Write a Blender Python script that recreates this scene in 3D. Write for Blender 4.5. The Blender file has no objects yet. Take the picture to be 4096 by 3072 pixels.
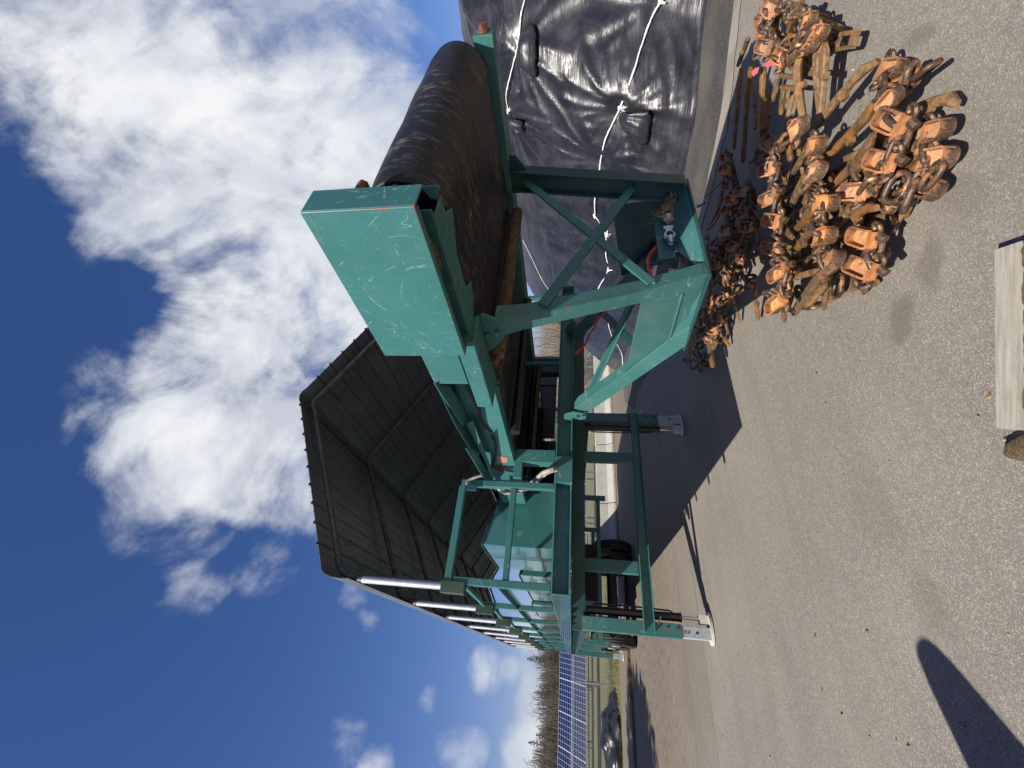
import bpy, bmesh, math, random
from mathutils import Vector, Matrix, noise
random.seed(7)
C = bpy.context.scene
col = C.collection
R = math.radians

# ------------------------------------------------------------------ camera, sky, sun, exposure
cam_d = bpy.data.cameras.new("camera")
cam = bpy.data.objects.new("camera", cam_d); col.objects.link(cam)
RIGHT = Vector((0.830653, -0.556686, 0.010773)); DOWN = Vector((0.090495, 0.115888, -0.989131)); FWD = Vector((0.549387, 0.8226, 0.14664))
# the phone was held on its side: the picture's x axis is the world's down
m = Matrix((DOWN, RIGHT, -FWD)).transposed().to_4x4(); m.translation = Vector((0, 0, 1.6))
cam.matrix_world = m
cam_d.sensor_fit = 'HORIZONTAL'; cam_d.sensor_width = 36; cam_d.lens = 14.859
cam_d.clip_start = 0.05; cam_d.clip_end = 3000
C.camera = cam

LIGHT = Vector((1.05, 0.45, -1.0)).normalized()          # direction the sunlight travels
sun_d = bpy.data.lights.new("sun", 'SUN'); sun_d.energy = 5.0; sun_d.angle = R(0.5); sun_d.color = (1, 0.945, 0.86)
sun = bpy.data.objects.new("sun", sun_d); col.objects.link(sun)
sun.rotation_euler = LIGHT.to_track_quat('-Z', 'Y').to_euler()
sun.location = (-20, -9, 20)
ELEV = math.asin(-LIGHT.z); AZ = math.atan2(-LIGHT.x, -LIGHT.y)

C.view_settings.view_transform = 'Standard'; C.view_settings.look = 'None'
C.view_settings.exposure = 0.60; C.view_settings.gamma = 1

W = bpy.data.worlds.new("World"); C.world = W; W.use_nodes = True
wn = W.node_tree.nodes; wl = W.node_tree.links
def build_sky():
    bg = wn["Background"]; bg.inputs[1].default_value = 0.050
    sky = wn.new("ShaderNodeTexSky"); sky.sky_type = 'NISHITA'; sky.sun_disc = False
    sky.sun_elevation = ELEV; sky.sun_rotation = AZ; sky.altitude = 100; sky.air_density = 1.0; sky.dust_density = 0.9; sky.ozone_density = 2.5
    tc = wn.new("ShaderNodeTexCoord")
    nrm = wn.new("ShaderNodeVectorMath"); nrm.operation = 'NORMALIZE'; wl.new(tc.outputs["Generated"], nrm.inputs[0])
    D = nrm.outputs[0]
    def fbm(scale, detail, rough, dist=0.0, off=(0, 0, 0), sc=(1, 1, 1)):
        mp = wn.new("ShaderNodeMapping"); mp.inputs[1].default_value = off; mp.inputs[3].default_value = sc; wl.new(D, mp.inputs[0])
        n = wn.new("ShaderNodeTexNoise"); n.inputs["Scale"].default_value = scale; n.inputs["Detail"].default_value = detail
        n.inputs["Roughness"].default_value = rough; n.inputs["Distortion"].default_value = dist
        wl.new(mp.outputs[0], n.inputs[0]); return n.outputs[0]
    def mth(op, a, b=None, c=None, clamp=False):
        n = wn.new("ShaderNodeMath"); n.operation = op; n.use_clamp = clamp
        for i, v in enumerate((a, b, c)):
            if v is None: continue
            if isinstance(v, (int, float)): n.inputs[i].default_value = v
            else: wl.new(v, n.inputs[i])
        return n.outputs[0]
    # cloud banks: soft round masses at directions on the sky, torn up by fractal noise
    blobs = []
    ctr = [(0.6619,0.1129,0.741),(0.6902,0.1666,0.7042),(0.7518,0.1634,0.6388),(0.6747,0.2484,0.695),(0.7453,0.2429,0.6209),(0.8071,0.2187,0.5483),(0.8476,0.2051,0.4894),(0.8858,0.2105,0.4137),(0.8266,0.286,0.4847),(0.8794,0.2626,0.3972),(0.6897,0.3527,0.6324),(0.6116,0.3526,0.7083),(0.7516,0.3666,0.5483),(0.6631,0.4405,0.6052),(0.7875,0.3813,0.4842),(0.5881,0.4763,0.6537),(0.6154,0.5385,0.5756),(0.7088,0.5006,0.4971),(0.5804,0.3219,0.748),(0.3173,0.5626,0.7634),(0.3653,0.6069,0.7059),(0.4389,0.6184,0.6518),(0.5242,0.6055,0.5989),(0.2742,0.6775,0.6825),(0.3231,0.7139,0.6212),(0.4233,0.6963,0.5797),(0.1962,0.6892,0.6975),(0.2589,0.7944,0.5495),(0.1402,0.8043,0.5775),(0.0763,0.753,0.6536),(0.0435,0.7405,0.6706),(0.3154,0.5148,0.7972),(0.6978,0.5656,0.4395),(0.7718,0.4611,0.4378),(0.6337,0.1946,0.7487),(0.4953,0.6957,0.5203),(0.3274,0.8049,0.4949),(0.1627,0.7405,0.6521),(0.6166,0.6222,0.4823),(0.6123,0.6784,0.4059),(0.5194,0.5573,0.6478),(0.0848,0.8933,0.4413),(-0.1434,0.9088,0.3917),(-0.0163,0.9876,0.1563),(-0.1296,0.973,0.191),(-0.003,0.9955,0.0943),(-0.0671,0.9945,0.0805),(-0.1129,0.9909,0.0728),(-0.1492,0.9866,0.0659),(-0.0702,0.9909,0.1149),(0.036,0.9951,0.0925),(0.0414,0.9162,0.3986),(-0.0691,0.9629,0.2609),(-0.167,0.9265,0.3372),(0.0712,0.9915,0.1092),(-0.031,0.9968,0.0743),(-0.0935,0.9928,0.0742)]
    rad = [.15,.18,.13,.13,.17,.15,.12,.10,.15,.12,.15,.11,.15,.14,.12,.10,.12,.13,.075,.10,.13,.12,.11,.11,.12,.10,.085,.10,.06,.04,.045,.055,.12,.12,.13,.12,.12,.055,.12,.12,.07,.035,.04,.038,.035,.032,.034,.04,.04,.022,.03,.02,.02,.03,.03,.03,.035]
    amp = [.6,.62,.62,.72,.95,.8,.8,.65,1,1,1,.9,1,1,1,1,1,1,.7,1,1.1,1.1,1,1,1.1,1.1,.7,.9,.6,.5,.42,.6,1,1,.7,1,1,.6,1,1,.45,.5,.75,1.0,.75,.8,.9,.95,.95,.5,.85,.5,.5,.6,.7,.95,.95]
    tot = None
    for d, r, a in zip(ctr, rad, amp):
        v = wn.new("ShaderNodeVectorMath"); v.operation = 'DOT_PRODUCT'; wl.new(D, v.inputs[0]); v.inputs[1].default_value = d
        k = 1.0 / (1 - math.cos(r * 1.5))
        f = mth('MULTIPLY_ADD', v.outputs["Value"], k, 1.0 - k, clamp=True)      # 1 in the middle, 0 at 1.5 r
        f = mth('MULTIPLY', f, a)
        tot = f if tot is None else mth('MAXIMUM', tot, f) if len(blobs) % 3 else mth('ADD', tot, f)
        blobs.append(1)
    tot = mth('MINIMUM', tot, 1.15)
    n1 = fbm(4.6, 9, 0.60, 0.45, (0, 0, 0), (1.0, 1.5, 0.75)); n2 = fbm(17, 6, 0.6, 0.2, (3, 1, 2))
    nn = mth('ADD', mth('MULTIPLY', n1, 3.2), mth('MULTIPLY', n2, 0.8))
    dens = mth('ADD', tot, mth('MULTIPLY_ADD', nn, 1.0, -2.22))
    mr = wn.new("ShaderNodeMapRange"); mr.interpolation_type = 'SMOOTHSTEP'; wl.new(dens, mr.inputs[0])
    mr.inputs[1].default_value = 0.02; mr.inputs[2].default_value = 1.15
    # no cloud where there is no bank at all
    gate = mth('MULTIPLY', tot, 5.0, clamp=True)
    mask = mth('MULTIPLY', mr.outputs[0], gate)
    thin = wn.new('ShaderNodeMapRange'); wl.new(fbm(2.6, 8, 0.62, 0.6, (5, 2, 1), (0.8, 2.2, 1.0)), thin.inputs[0]); thin.inputs[1].default_value = 0.36; thin.inputs[2].default_value = 0.56; thin.inputs[3].default_value = 0.62; thin.inputs[4].default_value = 1.0
    mask = mth('MULTIPLY', mask, thin.outputs[0])
    n3 = fbm(4.2, 7, 0.55, 0.3, (1.3, 0.2, 0.9))
    cr = wn.new("ShaderNodeValToRGB"); wl.new(n3, cr.inputs[0])
    cr.color_ramp.elements[0].position = 0.32; cr.color_ramp.elements[0].color = (7.6, 8.3, 9.7, 1)
    cr.color_ramp.elements[1].position = 0.66; cr.color_ramp.elements[1].color = (12.2, 12.3, 12.5, 1)
    hs = wn.new("ShaderNodeHueSaturation"); hs.inputs["Saturation"].default_value = 1.26; hs.inputs["Value"].default_value = 1.36
    wl.new(sky.outputs[0], hs.inputs["Color"])
    mx = wn.new("ShaderNodeMix"); mx.data_type = 'RGBA'
    tint = wn.new('ShaderNodeMix'); tint.data_type = 'RGBA'; tint.blend_type = 'MULTIPLY'; tint.inputs[0].default_value = 1; wl.new(hs.outputs[0], tint.inputs[6]); tint.inputs[7].default_value = (1.12, 0.91, 1.10, 1)
    wl.new(mask, mx.inputs[0]); wl.new(tint.outputs[2], mx.inputs[6]); wl.new(cr.outputs[0], mx.inputs[7])
    wl.new(mx.outputs[2], bg.inputs[0])
build_sky()
W.cycles.sampling_method = 'MANUAL'; W.cycles.sample_map_resolution = 512

# ------------------------------------------------------------------ materials
class N:
    def __init__(s, name):
        s.m = bpy.data.materials.new(name); s.m.use_nodes = True
        s.n = s.m.node_tree.nodes; s.l = s.m.node_tree.links; s.b = s.n["Principled BSDF"]
        s.tc = s.n.new("ShaderNodeTexCoord")
    def coord(s, which="Object", scale=(1, 1, 1), rot=(0, 0, 0)):
        mp = s.n.new("ShaderNodeMapping"); mp.inputs[3].default_value = scale; mp.inputs[2].default_value = rot
        s.l.new(s.tc.outputs[which], mp.inputs[0]); return mp.outputs[0]
    def noise(s, scale, detail=4, rough=0.55, vec=None, dist=0):
        n = s.n.new("ShaderNodeTexNoise"); n.inputs["Scale"].default_value = scale; n.inputs["Detail"].default_value = detail
        n.inputs["Roughness"].default_value = rough; n.inputs["Distortion"].default_value = dist
        s.l.new(vec if vec else s.tc.outputs["Object"], n.inputs[0]); return n.outputs[0]
    def vor(s, scale, vec=None, feature='F1', out=0):
        n = s.n.new("ShaderNodeTexVoronoi"); n.feature = feature; n.inputs["Scale"].default_value = scale
        s.l.new(vec if vec else s.tc.outputs["Object"], n.inputs[0]); return n.outputs[out]
    def ramp(s, x, stops):
        r = s.n.new("ShaderNodeValToRGB"); s.l.new(x, r.inputs[0]); e = r.color_ramp.elements
        while len(e) < len(stops): e.new(0.5)
        for el, (p, c) in zip(e, stops):
            el.position = p; el.color = (c, c, c, 1) if isinstance(c, (int, float)) else (*c, 1)
        return r.outputs[0]
    def mix(s, fac, a, b, blend='MIX'):
        n = s.n.new("ShaderNodeMix"); n.data_type = 'RGBA'; n.blend_type = blend
        for i, v in ((0, fac), (6, a), (7, b)):
            if isinstance(v, (int, float)): n.inputs[i].default_value = v
            elif isinstance(v, tuple): n.inputs[i].default_value = (*v, 1)
            else: s.l.new(v, n.inputs[i])
        return n.outputs[2]
    def math(s, op, a, b=0.0, clamp=False):
        n = s.n.new("ShaderNodeMath"); n.operation = op; n.use_clamp = clamp
        for i, v in enumerate((a, b)):
            if isinstance(v, (int, float)): n.inputs[i].default_value = v
            else: s.l.new(v, n.inputs[i])
        return n.outputs[0]
    def base(s, c):
        if isinstance(c, tuple): s.b.inputs["Base Color"].default_value = (*c, 1)
        else: s.l.new(c, s.b.inputs["Base Color"])
        return s
    def rough(s, r):
        if isinstance(r, (int, float)): s.b.inputs["Roughness"].default_value = r
        else: s.l.new(r, s.b.inputs["Roughness"])
        return s
    def metal(s, v):
        if isinstance(v, (int, float)): s.b.inputs["Metallic"].default_value = v
        else: s.l.new(v, s.b.inputs["Metallic"])
        return s
    def bump(s, h, strength=0.3, dist=0.01):
        b = s.n.new("ShaderNodeBump"); b.inputs["Strength"].default_value = strength; b.inputs["Distance"].default_value = dist
        s.l.new(h, b.inputs["Height"]); s.l.new(b.outputs[0], s.b.inputs["Normal"]); return s

M = {}
def paint(name, colr, chips=0.66, rough=0.38, scratch=True, edge=False, bump=True, rustc=(0.13, 0.040, 0.018)):
    a = N(name)
    big = a.noise(1.6, 5, 0.6); fine = a.noise(14, 6, 0.65)
    c = a.mix(a.ramp(big, [(0.3, 0.0), (0.7, 1.0)]), tuple(v * 0.86 for v in colr), tuple(min(1, v * 1.13) for v in colr))
    if scratch:
        # thin chalky scratches: edges of large stretched voronoi cells, kept only in patches
        tot = None
        for sc, rot in (((0.6, 3.2, 2.2), (0.3, 0.5, 0.2)), ((3.0, 0.7, 0.9), (0.9, 0.2, 0.8)), ((1.2, 3.6, 0.7), (0.5, 1.1, 0.4)), ((2.0, 1.2, 4.0), (1.2, 0.7, 1.9))):
            v = a.noise(1.9, 1.5, 0.4, a.coord("Object", sc, rot), 0.4)
            for lv in (0.40, 0.5, 0.60):
                s_ = a.ramp(a.math('ABSOLUTE', a.math('SUBTRACT', v, lv)), [(0.0, 1.0), (0.0035, 0.0)])
                k_ = a.ramp(a.noise(3.5 + lv * 6, 4, 0.7, a.coord("Object", (1, 1, 1), (lv * 5, sc[0], sc[1]))), [(0.55, 0.0), (0.63, 1.0)])
                s_ = a.math('MULTIPLY', s_, k_)
                tot = s_ if tot is None else a.math('MAXIMUM', tot, s_)
        keep = a.ramp(a.noise(2.2, 3, 0.6), [(0.36, 0.25), (0.6, 1.0)])
        f = a.math('MULTIPLY', tot, keep)
        c = a.mix(a.math('MULTIPLY', f, 0.55), c, (0.42, 0.56, 0.52))
        sp = a.ramp(a.noise(60, 3, 0.5), [(0.72, 0.0), (0.76, 1.0)])
        c = a.mix(a.math('MULTIPLY', sp, 0.5), c, (0.35, 0.5, 0.46))
    dust = a.ramp(a.noise(3.1, 6, 0.7), [(0.5, 0.0), (0.8, 1.0)])
    c = a.mix(a.math('MULTIPLY', dust, 0.16), c, (0.22, 0.25, 0.21))
    ch = a.ramp(fine, [(chips, 0.0), (chips + 0.02, 1.0)])
    if edge:
        # rust along the box's own edges (Generated runs 0..1 over the box)
        sep = a.n.new("ShaderNodeSeparateXYZ"); a.l.new(a.tc.outputs["Generated"], sep.inputs[0])
        ds = []
        for i, size in enumerate((0.15, 0.92, 0.47)):
            d = a.math('SUBTRACT', 0.5, a.math('ABSOLUTE', a.math('SUBTRACT', sep.outputs[i], 0.5))); ds.append(a.math('MULTIPLY', d, size))
        lo_, hi_ = a.math('MINIMUM', ds[0], ds[1]), a.math('MAXIMUM', ds[0], ds[1])
        edge_d = a.math('MAXIMUM', lo_, a.math('MINIMUM', hi_, ds[2]))          # middle of the three = distance to the nearest edge
        nz = a.noise(16, 6, 0.7)
        f = a.ramp(a.math('SUBTRACT', a.math('MULTIPLY', nz, 0.075), edge_d), [(0.0395, 0.0), (0.0415, 1.0)])
        ch = a.math('MAXIMUM', ch, f)
    c = a.mix(ch, c, a.mix(a.noise(40), rustc, tuple(v * 2.0 for v in rustc)))
    a.base(c)
    a.rough(a.math('ADD', a.math('MULTIPLY', fine, 0.25 if bump else 0.06), rough - (0.1 if bump else 0.03)))
    if bump: a.bump(a.noise(7, 3, 0.5), 0.06, 0.01)
    return a.m
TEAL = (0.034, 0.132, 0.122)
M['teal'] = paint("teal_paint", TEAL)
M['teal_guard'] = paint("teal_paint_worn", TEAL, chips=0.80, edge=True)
M['teal_dark'] = paint("teal_paint_darkened", (0.014, 0.056, 0.055), chips=0.78, scratch=False)  # darkened teal: far-side and under-deck shade put into colour; also seams, lids
M['teal_shade'] = paint("shaded_teal_paint", (0.014, 0.045, 0.042), chips=0.8, scratch=False)  # subframe teal, its shade below the deck put into the colour
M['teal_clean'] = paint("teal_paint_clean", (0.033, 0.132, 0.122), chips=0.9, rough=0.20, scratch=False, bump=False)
M['teal_clean'].node_tree.nodes['Principled BSDF'].inputs['Coat Weight'].default_value = 0.7; M['teal_clean'].node_tree.nodes['Principled BSDF'].inputs['Coat Roughness'].default_value = 0.06
M['socket'] = paint("olive_green_paint", (0.022, 0.05, 0.028), chips=0.64, scratch=False, rough=0.6)
def simple(name, c0, c1, scale=12, rough=0.6, metal=0.0, bump=0.2, bd=0.005, detail=6):
    a = N(name); nz = a.noise(scale, detail, 0.65)
    a.base(a.mix(a.ramp(nz, [(0.3, 0.0), (0.7, 1.0)]), c0, c1)).rough(rough).metal(metal)
    if bump: a.bump(nz, bump, bd)
    return a.m
M['galv'] = simple("galvanised_steel", (0.42, 0.45, 0.47), (0.62, 0.64, 0.65), 18, 0.45, 0.6, 0.05)
M['galv_dull'] = simple("dull_galvanised_steel", (0.30, 0.33, 0.34), (0.46, 0.49, 0.49), 22, 0.6, 0.3, 0.08)
M['white_pad'] = simple("pale_zinc_plate", (0.42, 0.40, 0.34), (0.58, 0.56, 0.49), 30, 0.6, 0.1, 0.1)
M['black_paint'] = simple("black_paint", (0.006, 0.006, 0.007), (0.018, 0.018, 0.02), 9, 0.4, 0, 0.05)
M['rubber'] = simple("black_rubber", (0.010, 0.010, 0.011), (0.028, 0.027, 0.026), 14, 0.65)
M['hose_grey'] = simple("dusty_grey_hose", (0.09, 0.085, 0.075), (0.34, 0.32, 0.28), 9, 0.6)
M['chrome'] = simple("bright_steel", (0.6, 0.6, 0.6), (0.8, 0.8, 0.8), 20, 0.22, 1.0, 0.02)
M['alum'] = simple("cast_aluminium", (0.55, 0.55, 0.53), (0.8, 0.8, 0.78), 60, 0.4, 0.5, 0.25)
M['rusty'] = simple("rusty_steel", (0.06, 0.022, 0.012), (0.21, 0.072, 0.034), 25, 0.85, 0, 0.4)
M['red_plastic'] = simple("red_plastic", (0.55, 0.02, 0.02), (0.7, 0.04, 0.03), 10, 0.4, 0, 0)
M['blue_plastic'] = simple("blue_plastic", (0.01, 0.025, 0.10), (0.02, 0.05, 0.2), 10, 0.4, 0, 0)
M['pink'] = simple("faded_red_plastic", (0.55, 0.22, 0.22), (0.7, 0.32, 0.32), 30, 0.6, 0, 0.05)
M['yellow'] = simple("yellow_label", (0.75, 0.48, 0.03), (0.85, 0.6, 0.06), 30, 0.5, 0, 0)
M['ribbon'] = simple("pink_flagging_tape", (0.62, 0.08, 0.10), (0.75, 0.16, 0.17), 30, 0.5, 0, 0.1)
M['rope'] = simple("white_rope", (0.55, 0.55, 0.54), (0.82, 0.82, 0.80), 90, 0.8, 0, 0.5)
M['straw'] = simple("dry_straw", (0.16, 0.11, 0.05), (0.42, 0.33, 0.18), 20, 0.9, 0, 0)
M['roller'] = simple("mud_caked_roller", (0.05, 0.036, 0.026), (0.17, 0.095, 0.06), 9, 0.95, 0, 0.9, 0.02)
M['wood_dark'] = simple("old_timber", (0.05, 0.035, 0.022), (0.14, 0.10, 0.065), 18, 0.9, 0, 0.3)
M['ink'] = simple("black_ink", (0.01, 0.01, 0.01), (0.02, 0.02, 0.02), 10, 0.9, 0, 0)
M['brick_spot'] = simple("red_primer", (0.30, 0.12, 0.09), (0.42, 0.2, 0.15), 30, 0.8, 0, 0.1)

def belt_mat():
    a = N("worn_rubber_belt")
    st = a.noise(3.2, 7, 0.72, a.coord("Object", (12.0, 3.0, 3.0)), 0.6)
    st2 = a.noise(7.0, 6, 0.7, a.coord("Object", (3.0, 0.9, 0.9)), 0.3)
    patch = a.noise(2.2, 4, 0.6)
    f = a.math('MULTIPLY', a.ramp(st, [(0.50, 0.0), (0.58, 1.0)]), a.ramp(st2, [(0.42, 0.0), (0.58, 1.0)]))
    f = a.math('MULTIPLY', f, a.ramp(patch, [(0.40, 0.12), (0.62, 1.0)]))
    a.base(a.mix(a.math('MULTIPLY', f, 0.9), a.mix(patch, (0.008, 0.008, 0.009), (0.018, 0.0175, 0.017)), (0.20, 0.17, 0.13)))
    a.b.inputs['Specular IOR Level'].default_value = 0.3
    a.rough(a.math('ADD', a.math('MULTIPLY', f, 0.4), 0.5)).bump(a.math('ADD', st, st2), 0.25, 0.006)
    return a.m
M['belt'] = belt_mat()
def roof_mat():
    a = N("black_sheet_metal")
    nz = a.noise(2.5, 6, 0.65)
    a.base(a.mix(a.ramp(nz, [(0.3, 0.0), (0.75, 1.0)]), (0.082, 0.093, 0.104), (0.148, 0.163, 0.178))).rough(0.42)
    a.bump(a.noise(3, 3), 0.05, 0.02)
    return a.m
M['roof'] = roof_mat()
M['rafter'] = simple("weathered_dark_pipe", (0.05, 0.05, 0.048), (0.14, 0.135, 0.125), 14, 0.5, 0.3, 0.1)

def vary(a, c):
    """each piece of chain a little lighter, darker or greyer than the next"""
    oi = a.n.new("ShaderNodeObjectInfo"); h = a.n.new("ShaderNodeHueSaturation")
    r1 = a.math('MULTIPLY', oi.outputs["Random"], 7.13); r1 = a.math('FRACT', r1)
    a.l.new(a.math('ADD', a.math('MULTIPLY', oi.outputs["Random"], 0.55), 0.74), h.inputs["Value"]); a.l.new(a.math('ADD', a.math('MULTIPLY', r1, 0.2), 0.92), h.inputs["Saturation"])
    a.l.new(c, h.inputs["Color"]); return h.outputs[0]
def chain_mats():
    a = N("orange_rust_powder")
    n1 = a.noise(40, 6, 0.7); n2 = a.noise(10, 4, 0.6)
    c = a.mix(a.ramp(n1, [(0.35, 0.0), (0.65, 1.0)]), (0.28, 0.11, 0.045), (0.52, 0.25, 0.115))
    c = a.mix(a.ramp(n2, [(0.53, 0.0), (0.64, 1.0)]), c, (0.085, 0.05, 0.034))
    a.base(vary(a, c)).rough(0.95).bump(n1, 0.5, 0.004); M['rust_orange'] = a.m
    a = N("orange_rust_floor")
    n1 = a.noise(55, 6, 0.7, a.coord("Object", (0.5, 1, 1))); n2 = a.noise(18, 4, 0.6)
    c = a.mix(a.ramp(n1, [(0.35, 0.0), (0.65, 1.0)]), (0.46, 0.215, 0.10), (0.62, 0.35, 0.18))
    a.base(vary(a, a.mix(a.ramp(n2, [(0.62, 0.0), (0.72, 1.0)]), c, (0.22, 0.09, 0.04)))).rough(0.95).bump(n1, 0.4, 0.003); M['rust_floor'] = a.m
    a = N("brown_forged_steel")
    n1 = a.noise(30, 7, 0.7); n2 = a.noise(7, 4, 0.6); n3 = a.noise(80, 4, 0.6)
    c = a.mix(a.ramp(n1, [(0.35, 0.0), (0.68, 1.0)]), (0.075, 0.046, 0.023), (0.25, 0.14, 0.055))
    c = a.mix(a.ramp(n2, [(0.5, 0.0), (0.7, 0.8)]), c, (0.34, 0.15, 0.045))
    c = a.mix(a.ramp(n3, [(0.66, 0.0), (0.74, 0.6)]), c, (0.3, 0.28, 0.24))
    a.base(vary(a, c)).rough(a.ramp(n1, [(0.3, 0.45), (0.7, 0.85)])).metal(0.15).bump(n1, 0.5, 0.004); M['bar'] = a.m
    a = N("worn_dark_chain_steel")
    n1 = a.noise(35, 7, 0.7); n2 = a.noise(14, 5, 0.65)
    c = a.mix(a.ramp(n1, [(0.35, 0.0), (0.68, 1.0)]), (0.055, 0.038, 0.028), (0.19, 0.115, 0.065))
    f = a.ramp(n2, [(0.56, 0.0), (0.63, 1.0)])
    c = a.mix(f, c, (0.40, 0.18, 0.08))
    a.base(vary(a, c)).rough(a.ramp(n1, [(0.3, 0.28), (0.65, 0.75)])).metal(0.45).bump(n1, 0.4, 0.003); M['link'] = a.m
chain_mats()

def ground_mats():
    a = N("weathered_asphalt")
    co = a.tc.outputs["Object"]
    stone = a.vor(185, co); stone_c = a.vor(185, co, 'F1', 1)
    sepc = a.n.new("ShaderNodeSeparateColor"); a.l.new(stone_c, sepc.inputs[0])
    grit = a.noise(230, 3, 0.7, co); mid = a.noise(26, 5, 0.65, co)
    big = a.noise(0.55, 6, 0.62, co); streak = a.noise(1.4, 6, 0.7, a.coord("Object", (0.35, 2.6, 1)))
    c = a.ramp(sepc.outputs[0], [(0.0, (0.050, 0.047, 0.044)), (0.35, (0.110, 0.104, 0.096)), (0.62, (0.190, 0.180, 0.164)), (0.86, (0.310, 0.292, 0.262)), (1.0, (0.50, 0.465, 0.41))])
    c = a.mix(a.ramp(stone, [(0.25, 0.0), (0.6, 0.55)]), c, (0.060, 0.056, 0.052))
    c = a.mix(0.30, c, a.mix(grit, (0.06, 0.056, 0.05), (0.36, 0.34, 0.305)))
    c = a.mix(0.12, c, (0.205, 0.193, 0.175))
    c = a.mix(a.ramp(mid, [(0.35, 0.34), (0.65, 0.0)]), c, (0.085, 0.078, 0.070))
    c = a.mix(a.ramp(big, [(0.42, 0.0), (0.7, 0.30)]), c, (0.26, 0.238, 0.205))
    c = a.mix(a.ramp(streak, [(0.35, 0.30), (0.55, 0.0)]), c, (0.10, 0.09, 0.078))
    # brown washed-out streaks across the far half, and two long cracks
    sp_ = a.n.new("ShaderNodeSeparateXYZ"); a.l.new(co, sp_.inputs[0])
    far = a.ramp(a.math('MULTIPLY', sp_.outputs[1], 0.05), [(0.30, 0.0), (0.46, 1.0)])
    fl = a.noise(3.0, 7, 0.75, a.coord("Object", (0.8, 4.5, 1)))
    c = a.mix(a.math('MULTIPLY', far, a.ramp(fl, [(0.36, 0.0), (0.56, 0.85)])), c, (0.135, 0.105, 0.075))
    c = a.mix(a.math('MULTIPLY', far, a.ramp(a.noise(12, 5, 0.7, a.coord("Object", (0.5, 3.0, 1))), [(0.49, 0.0), (0.57, 0.85)])), c, (0.045, 0.036, 0.028))
    for y0_, sl, wob in ((6.37, 0.02, 0.30), (7.35, 0.03, 0.35), (9.6, -0.01, 0.3)):
        ln = a.math('ADD', a.math('MULTIPLY', sp_.outputs[0], sl), a.math('MULTIPLY', a.math('SUBTRACT', a.noise(1.1, 6, 0.65, a.coord("Object", (1, 0.02, 1))), 0.5), wob))
        dd = a.math('ABSOLUTE', a.math('SUBTRACT', a.math('SUBTRACT', sp_.outputs[1], y0_), ln))
        c = a.mix(a.ramp(dd, [(0.004, 0.85), (0.014, 0.0)]), c, (0.05, 0.042, 0.034))
    # oil stains with a shape of their own
    def stain(cx, cy, r, sx, rot, c, amt):
        mp = a.n.new("ShaderNodeMapping"); mp.vector_type = 'TEXTURE'; mp.inputs[1].default_value = (cx, cy, 0); mp.inputs[2].default_value = (0, 0, rot)
        mp.inputs[3].default_value = (r * sx, r, 1); a.l.new(co, mp.inputs[0])
        v = a.n.new("ShaderNodeVectorMath"); v.operation = 'LENGTH'; a.l.new(mp.outputs[0], v.inputs[0])
        d = a.math('ADD', v.outputs["Value"], a.math('MULTIPLY', a.math('SUBTRACT', a.noise(9, 5, 0.7, co), 0.5), 1.5))
        return a.mix(a.ramp(d, [(0.55, amt), (1.05, 0.0)]), c, (0.085, 0.075, 0.062))
    for s_ in STAINS: c = stain(*s_[:5], c, s_[5])
    a.base(a.mix(1.0, c, (1.25, 1.205, 1.125), 'MULTIPLY')).rough(0.9)
    hb = a.math('ADD', a.ramp(stone, [(0.0, 1.0), (0.5, 0.0)]), a.math('MULTIPLY', grit, 0.5))
    a.bump(hb, 0.30, 0.004); M['asphalt'] = a.m
    a = N("coarse_dark_asphalt")
    st = a.vor(70, co if False else None); stc = a.vor(70, None, 'F1', 1)
    sp = a.n.new("ShaderNodeSeparateColor"); a.l.new(stc, sp.inputs[0])
    c = a.mix(a.ramp(st, [(0.1, 1.0), (0.45, 0.0)]), (0.035, 0.034, 0.033), a.mix(a.ramp(sp.outputs[0], [(0.4, 0.0), (1.0, 1.0)]), (0.10, 0.098, 0.093), (0.36, 0.33, 0.27)))
    c = a.mix(a.ramp(a.noise(1.3, 5), [(0.4, 0.0), (0.7, 0.35)]), c, (0.2, 0.17, 0.12))
    a.base(c).rough(0.92).bump(a.ramp(st, [(0.0, 1.0), (0.5, 0.0)]), 0.8, 0.008); M['asphalt_dark'] = a.m
    a = N("silty_edge")
    nz = a.noise(3, 7, 0.7, a.coord("Object", (1.5, 0.5, 1))); f2 = a.noise(120, 3, 0.6)
    c = a.mix(a.ramp(nz, [(0.35, 0.0), (0.65, 1.0)]), (0.13, 0.105, 0.075), (0.27, 0.245, 0.205))
    a.base(a.mix(0.3, c, a.mix(f2, (0.12, 0.1, 0.07), (0.5, 0.46, 0.38)))).rough(0.95).bump(f2, 0.4, 0.004); M['silt'] = a.m
    a = N("autumn_grass_soil")
    nz = a.noise(0.7, 7, 0.7); n2 = a.noise(9, 6, 0.75); n3 = a.noise(45, 4, 0.7)
    c = a.mix(a.ramp(nz, [(0.35, 0.0), (0.62, 1.0)]), (0.10, 0.125, 0.028), (0.22, 0.185, 0.06))
    c = a.mix(a.ramp(n2, [(0.45, 0.0), (0.72, 0.6)]), c, (0.28, 0.22, 0.10))
    c = a.mix(a.ramp(n3, [(0.3, 0.55), (0.6, 0.0)]), c, (0.03, 0.032, 0.012))
    a.base(c).rough(0.95).bump(n3, 1.0, 0.05); M['grass'] = a.m
    a = N("leaf_litter")
    v = a.vor(38, None, 'F1', 1); sp = a.n.new("ShaderNodeSeparateColor"); a.l.new(v, sp.inputs[0])
    a.base(a.ramp(sp.outputs[0], [(0.0, (0.05, 0.03, 0.015)), (0.5, (0.22, 0.13, 0.06)), (0.85, (0.42, 0.30, 0.16))])).rough(0.95)
    a.bump(a.vor(38), 1.0, 0.03); M['litter'] = a.m
    a = N("cast_concrete")
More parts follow.
